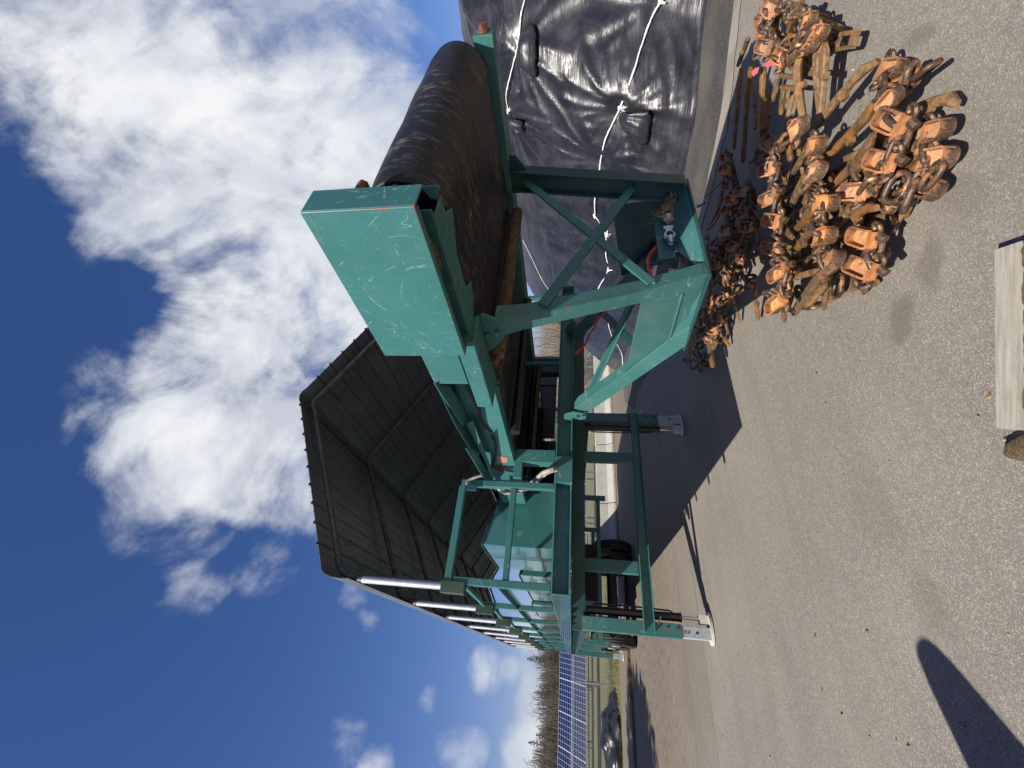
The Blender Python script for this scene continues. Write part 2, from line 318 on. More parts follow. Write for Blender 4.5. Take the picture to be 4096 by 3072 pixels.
    n1 = a.noise(2.2, 7, 0.7); n2 = a.noise(60, 4, 0.6); dr = a.noise(3, 5, 0.6, a.coord("Object", (5, 5, 0.6)))
    c = a.mix(a.ramp(n1, [(0.35, 0.0), (0.65, 1.0)]), (0.36, 0.355, 0.31), (0.52, 0.51, 0.45))
    c = a.mix(a.ramp(dr, [(0.55, 0.0), (0.75, 0.4)]), c, (0.22, 0.21, 0.18))
    a.base(a.mix(0.25, c, a.mix(n2, (0.2, 0.2, 0.17), (0.6, 0.58, 0.52)))).rough(0.9).bump(n2, 0.3, 0.004); M['concrete'] = a.m
    a = N("weathered_plank_wood")
    g = a.noise(6, 7, 0.7, a.coord("Object", (0.8, 9, 9))); g2 = a.noise(45, 5, 0.7, a.coord("Object", (5, 1, 1)))
    c = a.mix(a.ramp(g, [(0.3, 0.0), (0.7, 1.0)]), (0.21, 0.19, 0.15), (0.40, 0.375, 0.31))
    c = a.mix(a.ramp(g2, [(0.56, 0.0), (0.72, 0.55)]), c, (0.16, 0.125, 0.08))
    a.base(c).rough(0.85).bump(a.math('ADD', g, g2), 0.35, 0.003); M['plank'] = a.m
    a = N("rough_bark")
    g = a.noise(5, 8, 0.75, a.coord("Object", (4, 40, 30)), 0.8)
    a.base(a.ramp(g, [(0.3, (0.03, 0.018, 0.009)), (0.5, (0.15, 0.095, 0.045)), (0.7, (0.40, 0.30, 0.15))])).rough(0.95).bump(g, 1.0, 0.02); M['bark_chunk'] = a.m
STAINS = [(2.05, 1.45, 0.18, 1.0, 0.4, 0.0)]
STAINS = [([(2.312,28.46,0)][0][0], 0, 0.01, 1, 0, 0.0)] + [(x, y, r, sx, rot, am) for (x, y), r, sx, rot, am in
  zip([p[:2] for p in [(1.597,1.775,0),(1.688,1.503,0),(2.647,0.958,0),(0.403,2.337,0),(-0.019,7.054,0),(0.875,2.499,-0),(1.784,1.221,0)]],
      [.10, .085, .06, .12, .9, .2, .10], [1.9, 2.0, 2.2, 1.3, 1.2, 1.4, 1.6], [-0.6, -0.55, 0.5, 0.2, 0.0, 0.3, 0.2], [.62, .55, .5, .30, .30, .2, .35])]
ground_mats()

def tarp_mat():
    a = N("black_silage_film")
    g1 = a.noise(1.0, 4, 0.5, a.coord("Object", (3.0, 0.55, 6.5), (0, 0, R(20))), 0.7)
    g2 = a.noise(1.0, 4, 0.55, a.coord("Object", (8.0, 1.6, 14.0), (0, 0, R(20))), 1.2)
    dust = a.ramp(a.noise(2.0, 6, 0.7), [(0.42, 0.0), (0.75, 1.0)])
    a.base(a.mix(dust, (0.012, 0.012, 0.015), (0.036, 0.037, 0.044)))
    a.rough(a.math('ADD', a.math('MULTIPLY', dust, 0.18), 0.32))
    a.bump(a.math('ADD', a.math('MULTIPLY', g1, 1.0), a.math('MULTIPLY', g2, 0.4)), 0.5, 0.03)
    return a.m
M['tarp'] = tarp_mat()
def solar_mat():
    a = N("solar_cells")
    br = a.n.new("ShaderNodeTexBrick"); br.offset = 0; br.inputs["Scale"].default_value = 1.0
    br.inputs["Color1"].default_value = (0.005, 0.010, 0.045, 1); br.inputs["Color2"].default_value = (0.006, 0.013, 0.055, 1); br.inputs["Mortar"].default_value = (0.30, 0.34, 0.42, 1)
    br.inputs["Mortar Size"].default_value = 0.008; br.inputs["Brick Width"].default_value = 0.245; br.inputs["Row Height"].default_value = 0.245; br.inputs["Mortar Smooth"].default_value = 0.1
    a.l.new(a.tc.outputs["UV"], br.inputs[0])
    a.base(br.outputs[0]).rough(0.18)
    return a.m
M['cells'] = solar_mat()
M['panel_frame'] = simple("anodised_aluminium", (0.5, 0.51, 0.52), (0.7, 0.71, 0.72), 10, 0.4, 0.4, 0)
M['wire'] = simple("galvanised_wire", (0.26, 0.28, 0.27), (0.42, 0.44, 0.43), 10, 0.5, 0.3, 0)
M['twig'] = simple("grey_brown_bark", (0.065, 0.053, 0.042), (0.17, 0.14, 0.11), 2.0, 0.9, 0, 0)
M['twig_red'] = simple("reddish_bark", (0.09, 0.045, 0.035), (0.17, 0.10, 0.075), 2.0, 0.9, 0, 0)
M['twig_pale'] = simple("pale_dry_brush", (0.17, 0.14, 0.10), (0.42, 0.36, 0.27), 1.5, 0.9, 0, 0)
M['needle'] = simple("pine_needles", (0.018, 0.034, 0.012), (0.05, 0.075, 0.025), 1.2, 0.8, 0, 0)
M['tyre'] = simple("tyre_rubber", (0.012, 0.012, 0.012), (0.045, 0.043, 0.04), 6, 0.75, 0, 0.1)

# ------------------------------------------------------------------ mesh helpers
class MB:
    def __init__(s): s.v = []; s.f = []; s.mi = []
    def add(s, vs, fs, mi=0):
        o = len(s.v); s.v += [tuple(v) for v in vs]; s.f += [tuple(i + o for i in f) for f in fs]; s.mi += [mi] * len(fs); return s
    def aabb(s, x0, x1, y0, y1, z0, z1, mi=0):
        v = [(x, y, z) for z in (z0, z1) for y in (y0, y1) for x in (x0, x1)]
        return s.add(v, [(0, 2, 3, 1), (4, 5, 7, 6), (0, 1, 5, 4), (2, 6, 7, 3), (0, 4, 6, 2), (1, 3, 7, 5)], mi)
    def beam(s, a, b, w, h, up=(0, 0, 1), mi=0):
        a = Vector(a); b = Vector(b); d = (b - a).normalized(); u = Vector(up)
        sd = d.cross(u)
        if sd.length < 1e-4: sd = d.cross(Vector((1, 0, 0)))
        sd.normalize(); u = sd.cross(d).normalized()
        v = [p + sd * (w / 2 * i) + u * (h / 2 * j) for p in (a, b) for i, j in ((-1, -1), (1, -1), (1, 1), (-1, 1))]
        return s.add(v, [(0, 1, 2, 3), (7, 6, 5, 4), (0, 4, 5, 1), (1, 5, 6, 2), (2, 6, 7, 3), (3, 7, 4, 0)], mi)
    def tube(s, pts, r, n=8, mi=0, closed=False, flat=None):
        pts = [Vector(p) for p in pts]; k = len(pts); rs = r if isinstance(r, (list, tuple)) else [r] * k
        vs = []; prev = None
        for i, p in enumerate(pts):
            if closed: d = pts[(i + 1) % k] - pts[i - 1]
            else: d = pts[min(i + 1, k - 1)] - pts[max(i - 1, 0)]
            d.normalize()
            if prev is None:
                a = d.cross(Vector((0, 0, 1)));
                if a.length < 1e-3: a = d.cross(Vector((1, 0, 0)))
                a.normalize()
            else:
                a = prev - d * prev.dot(d); a.normalize()
            prev = a; b = d.cross(a)
            for j in range(n):
                t = 2 * math.pi * j / n; vs.append(p + (a * math.cos(t) + b * math.sin(t)) * rs[i])
        fs = []
        for i in range(k if closed else k - 1):
            i2 = (i + 1) % k
            for j in range(n):
                fs.append((i * n + j, i * n + (j + 1) % n, i2 * n + (j + 1) % n, i2 * n + j))
        if not closed: fs += [tuple(range(n - 1, -1, -1)), tuple((k - 1) * n + j for j in range(n))]
        return s.add(vs, fs, mi)
    def cyl(s, a, b, r, n=20, mi=0): return s.tube([a, b], r, n, mi)
    def plate(s, pts, nrm, mi=0):
        nrm = Vector(nrm); n = len(pts); p = [Vector(q) for q in pts]
        v = p + [q + nrm for q in p]
        return s.add(v, [tuple(range(n - 1, -1, -1)), tuple(range(n, 2 * n))] + [(i, (i + 1) % n, n + (i + 1) % n, n + i) for i in range(n)], mi)
    def build(s, name, mats, parent=None, loc=None, smooth=False, bevel=0.0, recalc=True):
        me = bpy.data.meshes.new(name)
        off = Vector(loc) if loc is not None else (wloc(parent) if parent else Vector((0, 0, 0)))
        me.from_pydata([tuple(Vector(v) - off) for v in s.v], [], s.f)
        for mm in (mats if isinstance(mats, (list, tuple)) else [mats]): me.materials.append(M[mm] if isinstance(mm, str) else mm)
        for p, i in zip(me.polygons, s.mi): p.material_index = i
        if recalc:
            bm = bmesh.new(); bm.from_mesh(me); bmesh.ops.recalc_face_normals(bm, faces=bm.faces); bm.to_mesh(me); bm.free()
        if smooth:
            for p in me.polygons: p.use_smooth = True
        o = bpy.data.objects.new(name, me); col.objects.link(o)
        if parent: o.parent = parent
        elif loc is not None: o.location = off
        if smooth and smooth != 'all':
            md = o.modifiers.new("edges", 'EDGE_SPLIT'); md.split_angle = R(40)
        if bevel:
            md = o.modifiers.new("bevel", 'BEVEL'); md.width = bevel; md.segments = 2; md.limit_method = 'ANGLE'; md.angle_limit = R(40); md.harden_normals = False
        return o
def wloc(o):
    v = Vector((0, 0, 0))
    while o: v += o.location; o = o.parent
    return v
def tag(o, label=None, cat=None, group=None, kind=None):
    for k, v in (("label", label), ("category", cat), ("group", group), ("kind", kind)):
        if v: o[k] = v
    return o
def thing(name, label, cat, loc=(0, 0, 0), group=None):
    o = bpy.data.objects.new(name, None); col.objects.link(o); o.location = loc; o.empty_display_size = 0.2
    return tag(o, label, cat, group)
def link_copy(o, parent=None):
    c = o.copy(); col.objects.link(c); c.parent = parent
    for ch in list(o.children): link_copy(ch, c)
    return c
def text_mesh(body, size, depth, mat, matrix, parent, name):
    cu = bpy.data.curves.new("t", 'FONT'); cu.body = body; cu.size = size; cu.extrude = depth; cu.align_x = 'CENTER'; cu.align_y = 'CENTER'
    ob = bpy.data.objects.new("t", cu); col.objects.link(ob)
    dg = bpy.context.evaluated_depsgraph_get(); me = bpy.data.meshes.new_from_object(ob.evaluated_get(dg))
    bpy.data.objects.remove(ob); me.transform(matrix); me.transform(Matrix.Translation(-wloc(parent)))
    me.materials.clear(); me.materials.append(M[mat])
    o = bpy.data.objects.new(name, me); col.objects.link(o); o.parent = parent; return o
def fbm(x, y, z, o=4): return noise.fractal(Vector((x, y, z)), 1.0, 2.0, o)

# ------------------------------------------------------------------ ground
def ground():
    b = MB(); b.add([(-400, -400, 0), (400, -400, 0), (400, 17.4, 0), (-400, 17.4, 0)], [(0, 1, 2, 3)])
    tag(b.build("pavement", 'asphalt'), kind='structure')
    b = MB(); n = 90
    vs = []; fs = []
    ys = [17.4, 17.9, 18.4, 19.2, 20.5, 22, 24, 26, 29, 33, 38, 45, 60, 80, 120, 200, 400, 900]
    xs = [-900, -400, -200, -120] + [-80 + 4 * i for i in range(46)] + [130, 200, 400, 900]
    for y in ys:
        for x in xs:
            z = 0.0 if y < 17.5 else 0.03 + 0.10 * min(1, (y - 17.4) / 2) + 0.05 * fbm(x * .3, y * .3, 0)
            vs.append((x, y, z - (0.004 if y < 17.5 else 0)))
    w = len(xs)
    for j in range(len(ys) - 1):
        for i in range(w - 1): fs.append((j * w + i, j * w + i + 1, (j + 1) * w + i + 1, (j + 1) * w + i))
    b.add(vs, fs); tag(b.build("grass_field", 'grass'), kind='structure')
    # coarse dark strip with a silty lip along the covered heap
    e0 = [(6.008,1.462,0),(5.871,1.65,0),(5.304,2.491,0),(5.187,2.842,-0)] + [(5.10, 3.3, 0), (5.12, 5.0, 0), (5.37, 7.3, 0), (6.0, 9.1, 0), (6.0, 10.2, 0), (7.4, 12.0, 0)]
    e1 = [(p[0] - 0.24 - 0.06 * math.sin(i), p[1], 0) for i, p in enumerate(e0[:6])]
    def strip(name, L, Rr, z, mat):
        bb = MB(); n2 = len(L)
        bb.add([(p[0], p[1], z) for p in L] + [(p[0], p[1], z) for p in Rr], [(i, i + 1, n2 + i + 1, n2 + i) for i in range(n2 - 1)])
        return tag(bb.build(name, mat), kind='structure')
    def dens(L, k=8, a=0.03):
        out = []
        for (p, q) in zip(L, L[1:]):
            for i in range(k):
                t = i / k; v = Vector(p).lerp(Vector(q), t); v.x += a * fbm(v.x * 3, v.y * 3, 1.5); out.append(tuple(v))
        return out + [tuple(L[-1])]
    e0 = [tuple((*p[:2], 0)) for p in e0]
    L = dens(e0); S = dens(e1, 8, 0.08)
    strip("dark_strip", L, [(p[0] + 5.5, p[1], 0) for p in L], 0.004, 'asphalt_dark')
    strip("silt_edge", S, [(p[0] + 0.05, p[1], 0) for p in dens(e0[:6])], 0.008, 'silt')
ground()

# ------------------------------------------------------------------ equipment trailer
T = thing("machine_trailer", "teal green trailer carrying a belt conveyor under a black metal canopy", "trailer", (1.87, 3.1, 0))
BV = 0.004
def part(mb, name, mat, parent=T, bevel=BV, smooth=False): return mb.build(name, mat, parent, bevel=bevel, smooth=smooth)

def deck():
    XL, XR, Y0, Y1 = 0.40, 3.30, 3.10, 16.4
    b = MB()   # front channel: web set back between two flanges
    b.aabb(XL + .012, XR, Y0 + .075, Y0 + .087, 1.612, 1.742)
    b.aabb(XL + .012, XR, Y0, Y0 + .075, 1.730, 1.742); b.aabb(XL + .012, XR, Y0, Y0 + .075, 1.612, 1.624)
    b.aabb(1.174, 1.392, Y0 - .003, Y0 + .072, 1.609, 1.746)          # boxed-in plate
    fr = part(b, "front_beam", 'teal')
    b = MB()
    b.aabb(XL, XL + .012, Y0, Y1, 1.610, 1.745); b.aabb(XL + .012, XL + .09, Y0 + .09, Y1, 1.733, 1.745); b.aabb(XL + .012, XL + .09, Y0 + .09, Y1, 1.610, 1.622)
    part(b, "side_rail", 'teal_clean')
    b = MB(); b.aabb(XR - .012, XR, Y0, Y1, 1.610, 1.745); b.aabb(XR - .09, XR - .012, Y0 + .09, Y1, 1.733, 1.745); part(b, "side_rail", 'teal')
    y = 3.75
    while y < 16.2:
        b = MB(); b.aabb(XL + .014, XR - .014, y, y + .008, 1.50, 1.609); b.aabb(XL + .014, XR - .014, y + .008, y + .06, 1.50, 1.508)
        part(b, "cross_member", 'teal_dark', bevel=0); y += 0.62
    b = MB(); b.aabb(XL + .014, XR - .014, 3.19, 16.2, 1.700, 1.712); part(b, "deck_floor", 'teal_dark', bevel=0)
    b = MB(); b.aabb(XL - .002, XR, 5.757, 5.86, 1.488, 1.602); b.aabb(.46, .60, 5.86, 16.2, 1.38, 1.494); b.aabb(XR - .2, XR - .06, 5.86, 16.2, 1.38, 1.494)
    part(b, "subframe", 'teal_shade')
    # undercarriage bits in the dark
    b = MB(); b.aabb(1.3, 2.5, 10.5, 16.2, 1.0, 1.45); b.aabb(1.2, 2.6, 12.6, 12.8, .42, .58); b.aabb(1.2, 2.6, 13.95, 14.15, .42, .58)
    b.aabb(1.0, 1.15, 11.8, 15.0, .62, .9); b.aabb(2.6, 2.75, 11.8, 15.0, .62, .9); part(b, "axle_group", 'black_paint')
deck()

def leg(x0, x1, Y, ext, mirror):
    """square telescopic leg with its hydraulic ram on the inner side"""
    b = MB(); b.aabb(x0, x1, Y, Y + .15, .36, 1.487)
    o = part(b, "landing_leg", 'teal')
    xi, sg = (x1, 1) if not mirror else (x0, -1)
    b = MB(); b.aabb(x0 + .012, x1 - .012, Y + .012, Y + .138, .04, .36); c = part(b, "inner_leg", 'galv_dull', o)
    b = MB()
    cx = (x0 + x1) / 2 + sg * .06
    pts = [(cx + .17 * math.cos(t), Y + .075 + .085 * math.sin(t), .012) for t in [i * math.pi / 10 for i in range(20)]]
    b.plate(pts, (0, 0, .03)); b.aabb(xi + sg * .02, xi + sg * .115, Y + .03, Y + .12, .042, .14) if sg > 0 else b.aabb(xi - .115, xi - .02, Y + .03, Y + .12, .042, .14)
    part(b, "foot_pad", 'white_pad', o, smooth=True)
    rx = xi + sg * .075
    b = MB(); b.cyl((rx, Y + .075, .36), (rx, Y + .075, 1.44), .046, 18); b.cyl((rx, Y + .075, .335), (rx, Y + .075, .36), .05, 18); part(b, "hydraulic_ram", 'black_paint', o, smooth=True, bevel=0)
    b = MB(); b.cyl((rx, Y + .075, .10), (rx, Y + .075, .34), .02, 14); part(b, "ram_rod", 'chrome', o, smooth=True, bevel=0)
    b = MB(); b.tube([(rx + sg * .07, Y + .07, 1.35), (rx + sg * .075, Y + .07, .9), (rx + sg * .06, Y + .06, .46), (rx + sg * .04, Y + .06, .43)], .01, 8); part(b, "hydraulic_line", 'rubber', o, smooth=True, bevel=0)
    b = MB()
    for z in (.52, .41):
        b = MB(); b.cyl(((x0 + x1) / 2 + .02, Y - .012, z), ((x0 + x1) / 2 + .02, Y + .01, z), .016, 10); part(b, "leg_pin", 'rusty', o, bevel=0, smooth=True)
    b = MB(); b.cyl(((x0 + x1) / 2, Y + .011, .19), ((x0 + x1) / 2, Y + .02, .19), .016, 12); part(b, "pin_hole", 'ink', o, bevel=0)
    b = MB(); b.tube([(x1 - .02, Y - .005, .62), (x1 + .02, Y - .012, .60), (x1 + .06, Y - .01, .58)], .008, 6); part(b, "hose_clip", 'galv', o, bevel=0, smooth=True)
    return o
def legs():
    l = leg(.405, .552, 5.757, 0, False); leg(3.18, 3.328, 5.757, 0, True)
    leg(.405, .552, 15.75, 0, False); leg(3.18, 3.328, 15.75, 0, True)
    mt = Matrix.Translation((.478, 5.767, .285)) @ Matrix.Rotation(R(90), 4, 'X')
    text_mesh("D-F", .045, .001, 'ink', Matrix.Translation((.475, 5.7675, .30)) @ Matrix.Rotation(R(90), 4, 'X') @ Matrix.Rotation(R(-90), 4, 'Z'), l, "stencil")
    b = MB()
    b.aabb(.43, 3.30, 5.74, 5.752, .662, .79) if False else None
    b.aabb(.43, 3.33, 5.738, 5.746, .665, .785); b.aabb(.43, 3.33, 5.68, 5.738, .777, .785); b.aabb(.43, 3.33, 5.68, 5.738, .662, .670)
    part(b, "leg_brace", 'teal')
    for x in (1.055, 2.535):
        b = MB(); b.aabb(x, x + .15, 5.770, 5.86, .79, 1.487); part(b, "brace_post", 'teal')
    for y in (9.4, 12.0, 15.9):
        b = MB(); b.aabb(.52, 3.2, y, y + .07, 1.02 if y < 15 else .92, 1.10 if y < 15 else 1.0); b.aabb(.42, .52, y, y + .08, .9, 1.38); b.aabb(3.2, 3.3, y, y + .08, .9, 1.38)
        part(b, "rear_brace", 'teal')
legs()

def wheels():
    def wheel(x, y, r=.5, w=.25):
        b = MB(); prof = [(-.5, .62), (-.5, .93), (-.42, .99), (-.3, 1.0), (-.29, .975), (-.22, .975), (-.21, 1.0), (-.05, 1.0), (-.04, .975), (.04, .975), (.05, 1.0), (.21, 1.0), (.22, .975), (.29, .975), (.3, 1.0), (.42, .99), (.5, .93), (.5, .62)]
        n = 40; vs = []; fs = []
        for u, q in prof:
            for j in range(n):
                t = 2 * math.pi * j / n; vs.append((x + u * w, y + r * q * math.cos(t), r + r * q * math.sin(t)))
        k = len(prof)
        for i in range(k - 1):
            for j in range(n): fs.append((i * n + j, i * n + (j + 1) % n, (i + 1) * n + (j + 1) % n, (i + 1) * n + j))
        b.add(vs, fs); o = part(b, "wheel", 'tyre', bevel=0, smooth=True)
        b = MB(); b.cyl((x - w * .36, y, r), (x + w * .36, y, r), r * .62, 28); b.cyl((x - w * .5, y, r), (x + w * .5, y, r), r * .22, 16); part(b, "rim", 'galv_dull', o, bevel=0, smooth=True)
    for y in (12.7, 14.05):
        for x in (.71, 1.02, 2.65, 2.96): wheel(x, y)
wheels()

def gooseneck():
    XL, XR = 1.77, 2.665
    def on_l(pts): return pts
    # king-pin plate
    b = MB(); pb = [(1.77,2.197,0.906),(1.77,1.609,0.91)]; y0, y1 = pb[1][1], pb[0][1]
    b.aabb(XL, XR, y0, y1 + .05, .900, .915); b.cyl(((XL + XR) / 2, 1.95, .80), ((XL + XR) / 2, 1.95, .9), .04, 18)
    pl = part(b, "kingpin_plate", 'teal_dark')
    # upper arm, a boxed beam leaning back to the conveyor bracket
    up = [(1.34,1.459,1.979),(1.35,1.59,1.955),(1.394,1.597,1.849),(1.643,1.678,1.258),(1.737,1.704,1.033),(1.787,1.721,0.914),(1.787,1.617,0.913),(1.775,1.61,0.943),(1.638,1.594,1.269),(1.4,1.507,1.836)]
    b = MB(); b.plate(up, (.09, 0, 0)); part(b, "upper_arm", 'teal')
    # lower arm
    lo = [(1.77,3.003,1.603),(1.77,3.068,1.495),(1.77,2.626,1.198),(1.77,2.197,0.906),(1.77,2.02,0.916),(1.77,2.137,1.019),(1.77,2.507,1.248)]
    b = MB(); b.plate(lo, (.09, 0, 0)); part(b, "lower_arm", 'teal')
    web = [(1.643,1.678,1.258),(1.737,1.704,1.033),(1.787,1.721,0.914)] + [(1.785,2.037,0.91),(1.785,2.155,1.014),(1.785,2.528,1.245)]
    b = MB(); b.plate(web, (.012, 0, 0)); part(b, "gusset_plate", 'teal')
    b = MB(); rib = [[(1.737,1.706,1.033)][0], [(1.783,2.151,1.015)][0]]; b.tube(rib, .007, 6)
    rib = [(1.772,2.506,1.248),(1.772,2.138,1.019)]; b.tube(rib, .006, 6)
    part(b, "weld_bead", 'teal', bevel=0)
    # front cross plate with the rising back wall, and the side members on the far side
    b = MB(); b.plate([(XL + .1, y0 + .01, .916), (XR, y0 + .02, .916), (XR, y0 + .25, 1.02), (XL + .52, y0 + .20, 1.02), (XL + .42, y0 + .16, .99), (XL + .1, y0 + .03, .93)], (0, .01, .012)); part(b, "front_shelf", 'teal')
    rb0, rb1 = (2.62, y0 + .05, .93), (2.71, 1.57, 2.03)
    d = (Vector(rb1) - Vector(rb0)).normalized()
    b = MB(); b.beam(rb0, rb1, .012, .13, (0, 1, 0)); o1 = Vector((-.03, 0, .0)); 
    b.beam(Vector(rb0) + Vector((0, -.066, 0)), Vector(rb1) + Vector((0, -.066, 0)), .09, .012, (0, 1, 0)); b.beam(Vector(rb0) + Vector((0, .066, 0)), Vector(rb1) + Vector((0, .066, 0)), .09, .012, (0, 1, 0))
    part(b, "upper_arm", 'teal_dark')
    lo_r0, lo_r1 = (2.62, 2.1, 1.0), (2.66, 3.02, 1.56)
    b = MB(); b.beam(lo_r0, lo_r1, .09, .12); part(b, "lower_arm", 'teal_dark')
    rw = [(2.60, 1.70, .95), (2.66, 1.78, 1.36), (2.63, 2.5, 1.22), (2.62, 2.12, .96)]
    b = MB(); b.plate(rw, (.012, 0, 0)); part(b, "gusset_plate", 'teal_dark')
    # cross braces between the upper arms
    ua = lambda t: Vector((1.80, 1.62, .95)).lerp(Vector((1.45, 1.50, 1.83)), t)
    ra = lambda t: Vector(rb0).lerp(Vector(rb1), t)
    b = MB(); b.beam(ua(.92), ra(.28) + Vector((0, .0, 0)), .055, .012, (0, -1, 0)); b.beam(ua(.92) + Vector((0, .03, 0)), ra(.28) + Vector((0, .03, 0)), .012, .05, (0, -1, 0)); part(b, "cross_brace", 'teal')
    b = MB(); b.beam(ua(.30), ra(.93), .055, .012, (0, -1, 0)); b.beam(ua(.30) + Vector((0, .028, -.02)), ra(.93) + Vector((0, .028, -.02)), .012, .055, (0, -1, 0)); part(b, "cross_brace", 'teal')
    la = lambda t: Vector((1.83, 2.25, .99)).lerp(Vector((1.83, 3.0, 1.55)), t)
    lb = lambda t: Vector(lo_r0).lerp(Vector(lo_r1), t)
    b = MB(); b.beam(la(.88), lb(.0), .05, .012, (0, -1, 1)); b.beam(la(.88) + Vector((-.02, 0, .025)), lb(0) + Vector((-.02, 0, .025)), .05, .01, (1, 0, 0)); part(b, "cross_brace", 'teal')
    b = MB(); b.beam(la(.20), lb(.72), .055, .03, (0, -1, 1)); part(b, "cross_brace", 'teal_dark')
    # hinge lugs bolted to the deck
    for x, mt in ((1.755, 'teal'), (2.70, 'teal_dark')):
        b = MB()
        lug = [(x, 3.23, 1.66), (x, 3.12, 1.70), (x, 2.99, 1.66), (x, 2.96, 1.56), (x, 3.0, 1.50), (x, 3.12, 1.49), (x, 3.23, 1.53)]
        lug = [(1.755,3.056,1.687),(1.755,3.01,1.603),(1.755,3.033,1.508),(1.755,3.073,1.501),(1.755,3.122,1.51),(1.755,3.142,1.562),(1.755,3.127,1.619),(1.755,3.18,1.664),(1.755,3.122,1.688)] if mt == 'teal' else lug
        b.plate(lug, (-.016, 0, 0)); o = part(b, "hinge_lug", mt)
        b = MB()
        for (px_, py_, pz_) in [(1.74,3.058,1.583),(1.74,3.043,1.536)]:
            b.tube([(x - .018, py_, pz_), (x - .036, py_, pz_)], .017, 6); b.tube([(x - .016, py_, pz_), (x - .020, py_, pz_)], .024, 14)
        part(b, "bolt", 'teal_clean', o, bevel=0)
    # coupling bracket with air couplings
    br = [(2.554,1.8,1.093),(2.124,1.8,1.098),(2.146,1.8,0.977),(2.565,1.8,0.967)]
    b = MB(); b.plate(br, (0, .010, 0)); z0 = br[1]
    lipp = [br[1], br[2], (br[2][0], 1.80 + .09, br[2][2] - .01), (br[1][0] + .03, 1.80 + .10, br[1][2] - .02)]
    b.plate(lipp, (.0, 0, .008)); part(b, "coupling_bracket", 'teal')
    def gladhand(c, cap, swap):
        c = Vector(c); b = MB()
        def V3(p, q, r): return c + Vector((r, q, -p))       # lies on its side, ear pointing right
        b.tube([V3(0, 0, -.075), V3(0, 0, -.04), V3(0, -.005, -.02)], [.017, .020, .024], 12)
        ring = [V3(.034 * math.cos(t), -.012, .034 * math.sin(t)) for t in [i * math.pi / 9 for i in range(18)]]
        b.plate(ring, (0, .022, 0))
        fan = [V3(*q) for q in ((-.012, -.016, .028), (.012, -.016, .028), (.030, -.016, .075), (.0, -.016, .083), (-.030, -.016, .075))]
        b.plate(fan, (0, .012, 0)); o = part(b, "air_coupling", 'alum', smooth=True, bevel=0)
        b = MB(); b.plate([V3(.022 * math.cos(t), -.013, .022 * math.sin(t)) for t in [i * math.pi / 8 for i in range(16)]], (0, -.004, 0)); part(b, "seal", 'rubber', o, bevel=0)
        b = MB(); b.plate([V3(*q) for q in ((-.034, -.014, -.075), (.034, -.014, -.075), (.026, -.014, -.035), (-.026, -.014, -.035))], (0, .012, 0)); part(b, "identity_tag", cap, o)
    g = [(2.511,1.76,1.017),(2.297,1.76,1.027)]
    # couplings stand up from the bracket, seals facing forward
    gladhand(g[0], 'pink', 0); gladhand(g[1], 'blue_plastic', 1)
    # air lines
    a0 = [(2.283,1.82,1.091),(2.206,1.82,1.141),(2.123,1.82,1.162),(2.009,1.82,1.154),(1.953,1.82,1.135)]
    b = MB(); b.tube(smooth_path(a0), .009, 8); part(b, "red_air_line", 'red_plastic', bevel=0, smooth=True)
    a1 = [(2.136,1.84,1.075),(2.132,1.84,1.147),(2.11,1.84,1.183),(2.065,1.84,1.175),(2.024,1.84,1.152),(1.977,1.84,1.121)]
    b = MB(); b.tube(smooth_path(a1), .009, 8); part(b, "blue_air_line", 'blue_plastic', bevel=0, smooth=True)
    c0 = [(2.465,2.6,1.352),(2.358,2.6,1.427),(2.271,2.6,1.457)]; c1 = [(2.599,3.05,1.466),(2.47,3.05,1.516),(2.371,3.05,1.597)]
    b = MB(); b.tube(smooth_path(c0 + c1), .009, 8); part(b, "red_air_line", 'red_plastic', bevel=0, smooth=True)
def smooth_path(p, n=6):
    p = [Vector(q) for q in p]; out = []
    for i in range(len(p) - 1):
        a, b_, c, d = p[max(i - 1, 0)], p[i], p[i + 1], p[min(i + 2, len(p) - 1)]
        for k in range(n):
            t = k / n; out.append(.5 * ((2 * b_) + (c - a) * t + (2 * a - 5 * b_ + 4 * c - d) * t * t + (3 * b_ - 3 * c + d - a) * t ** 3))
    return out + [p[-1]]
gooseneck()

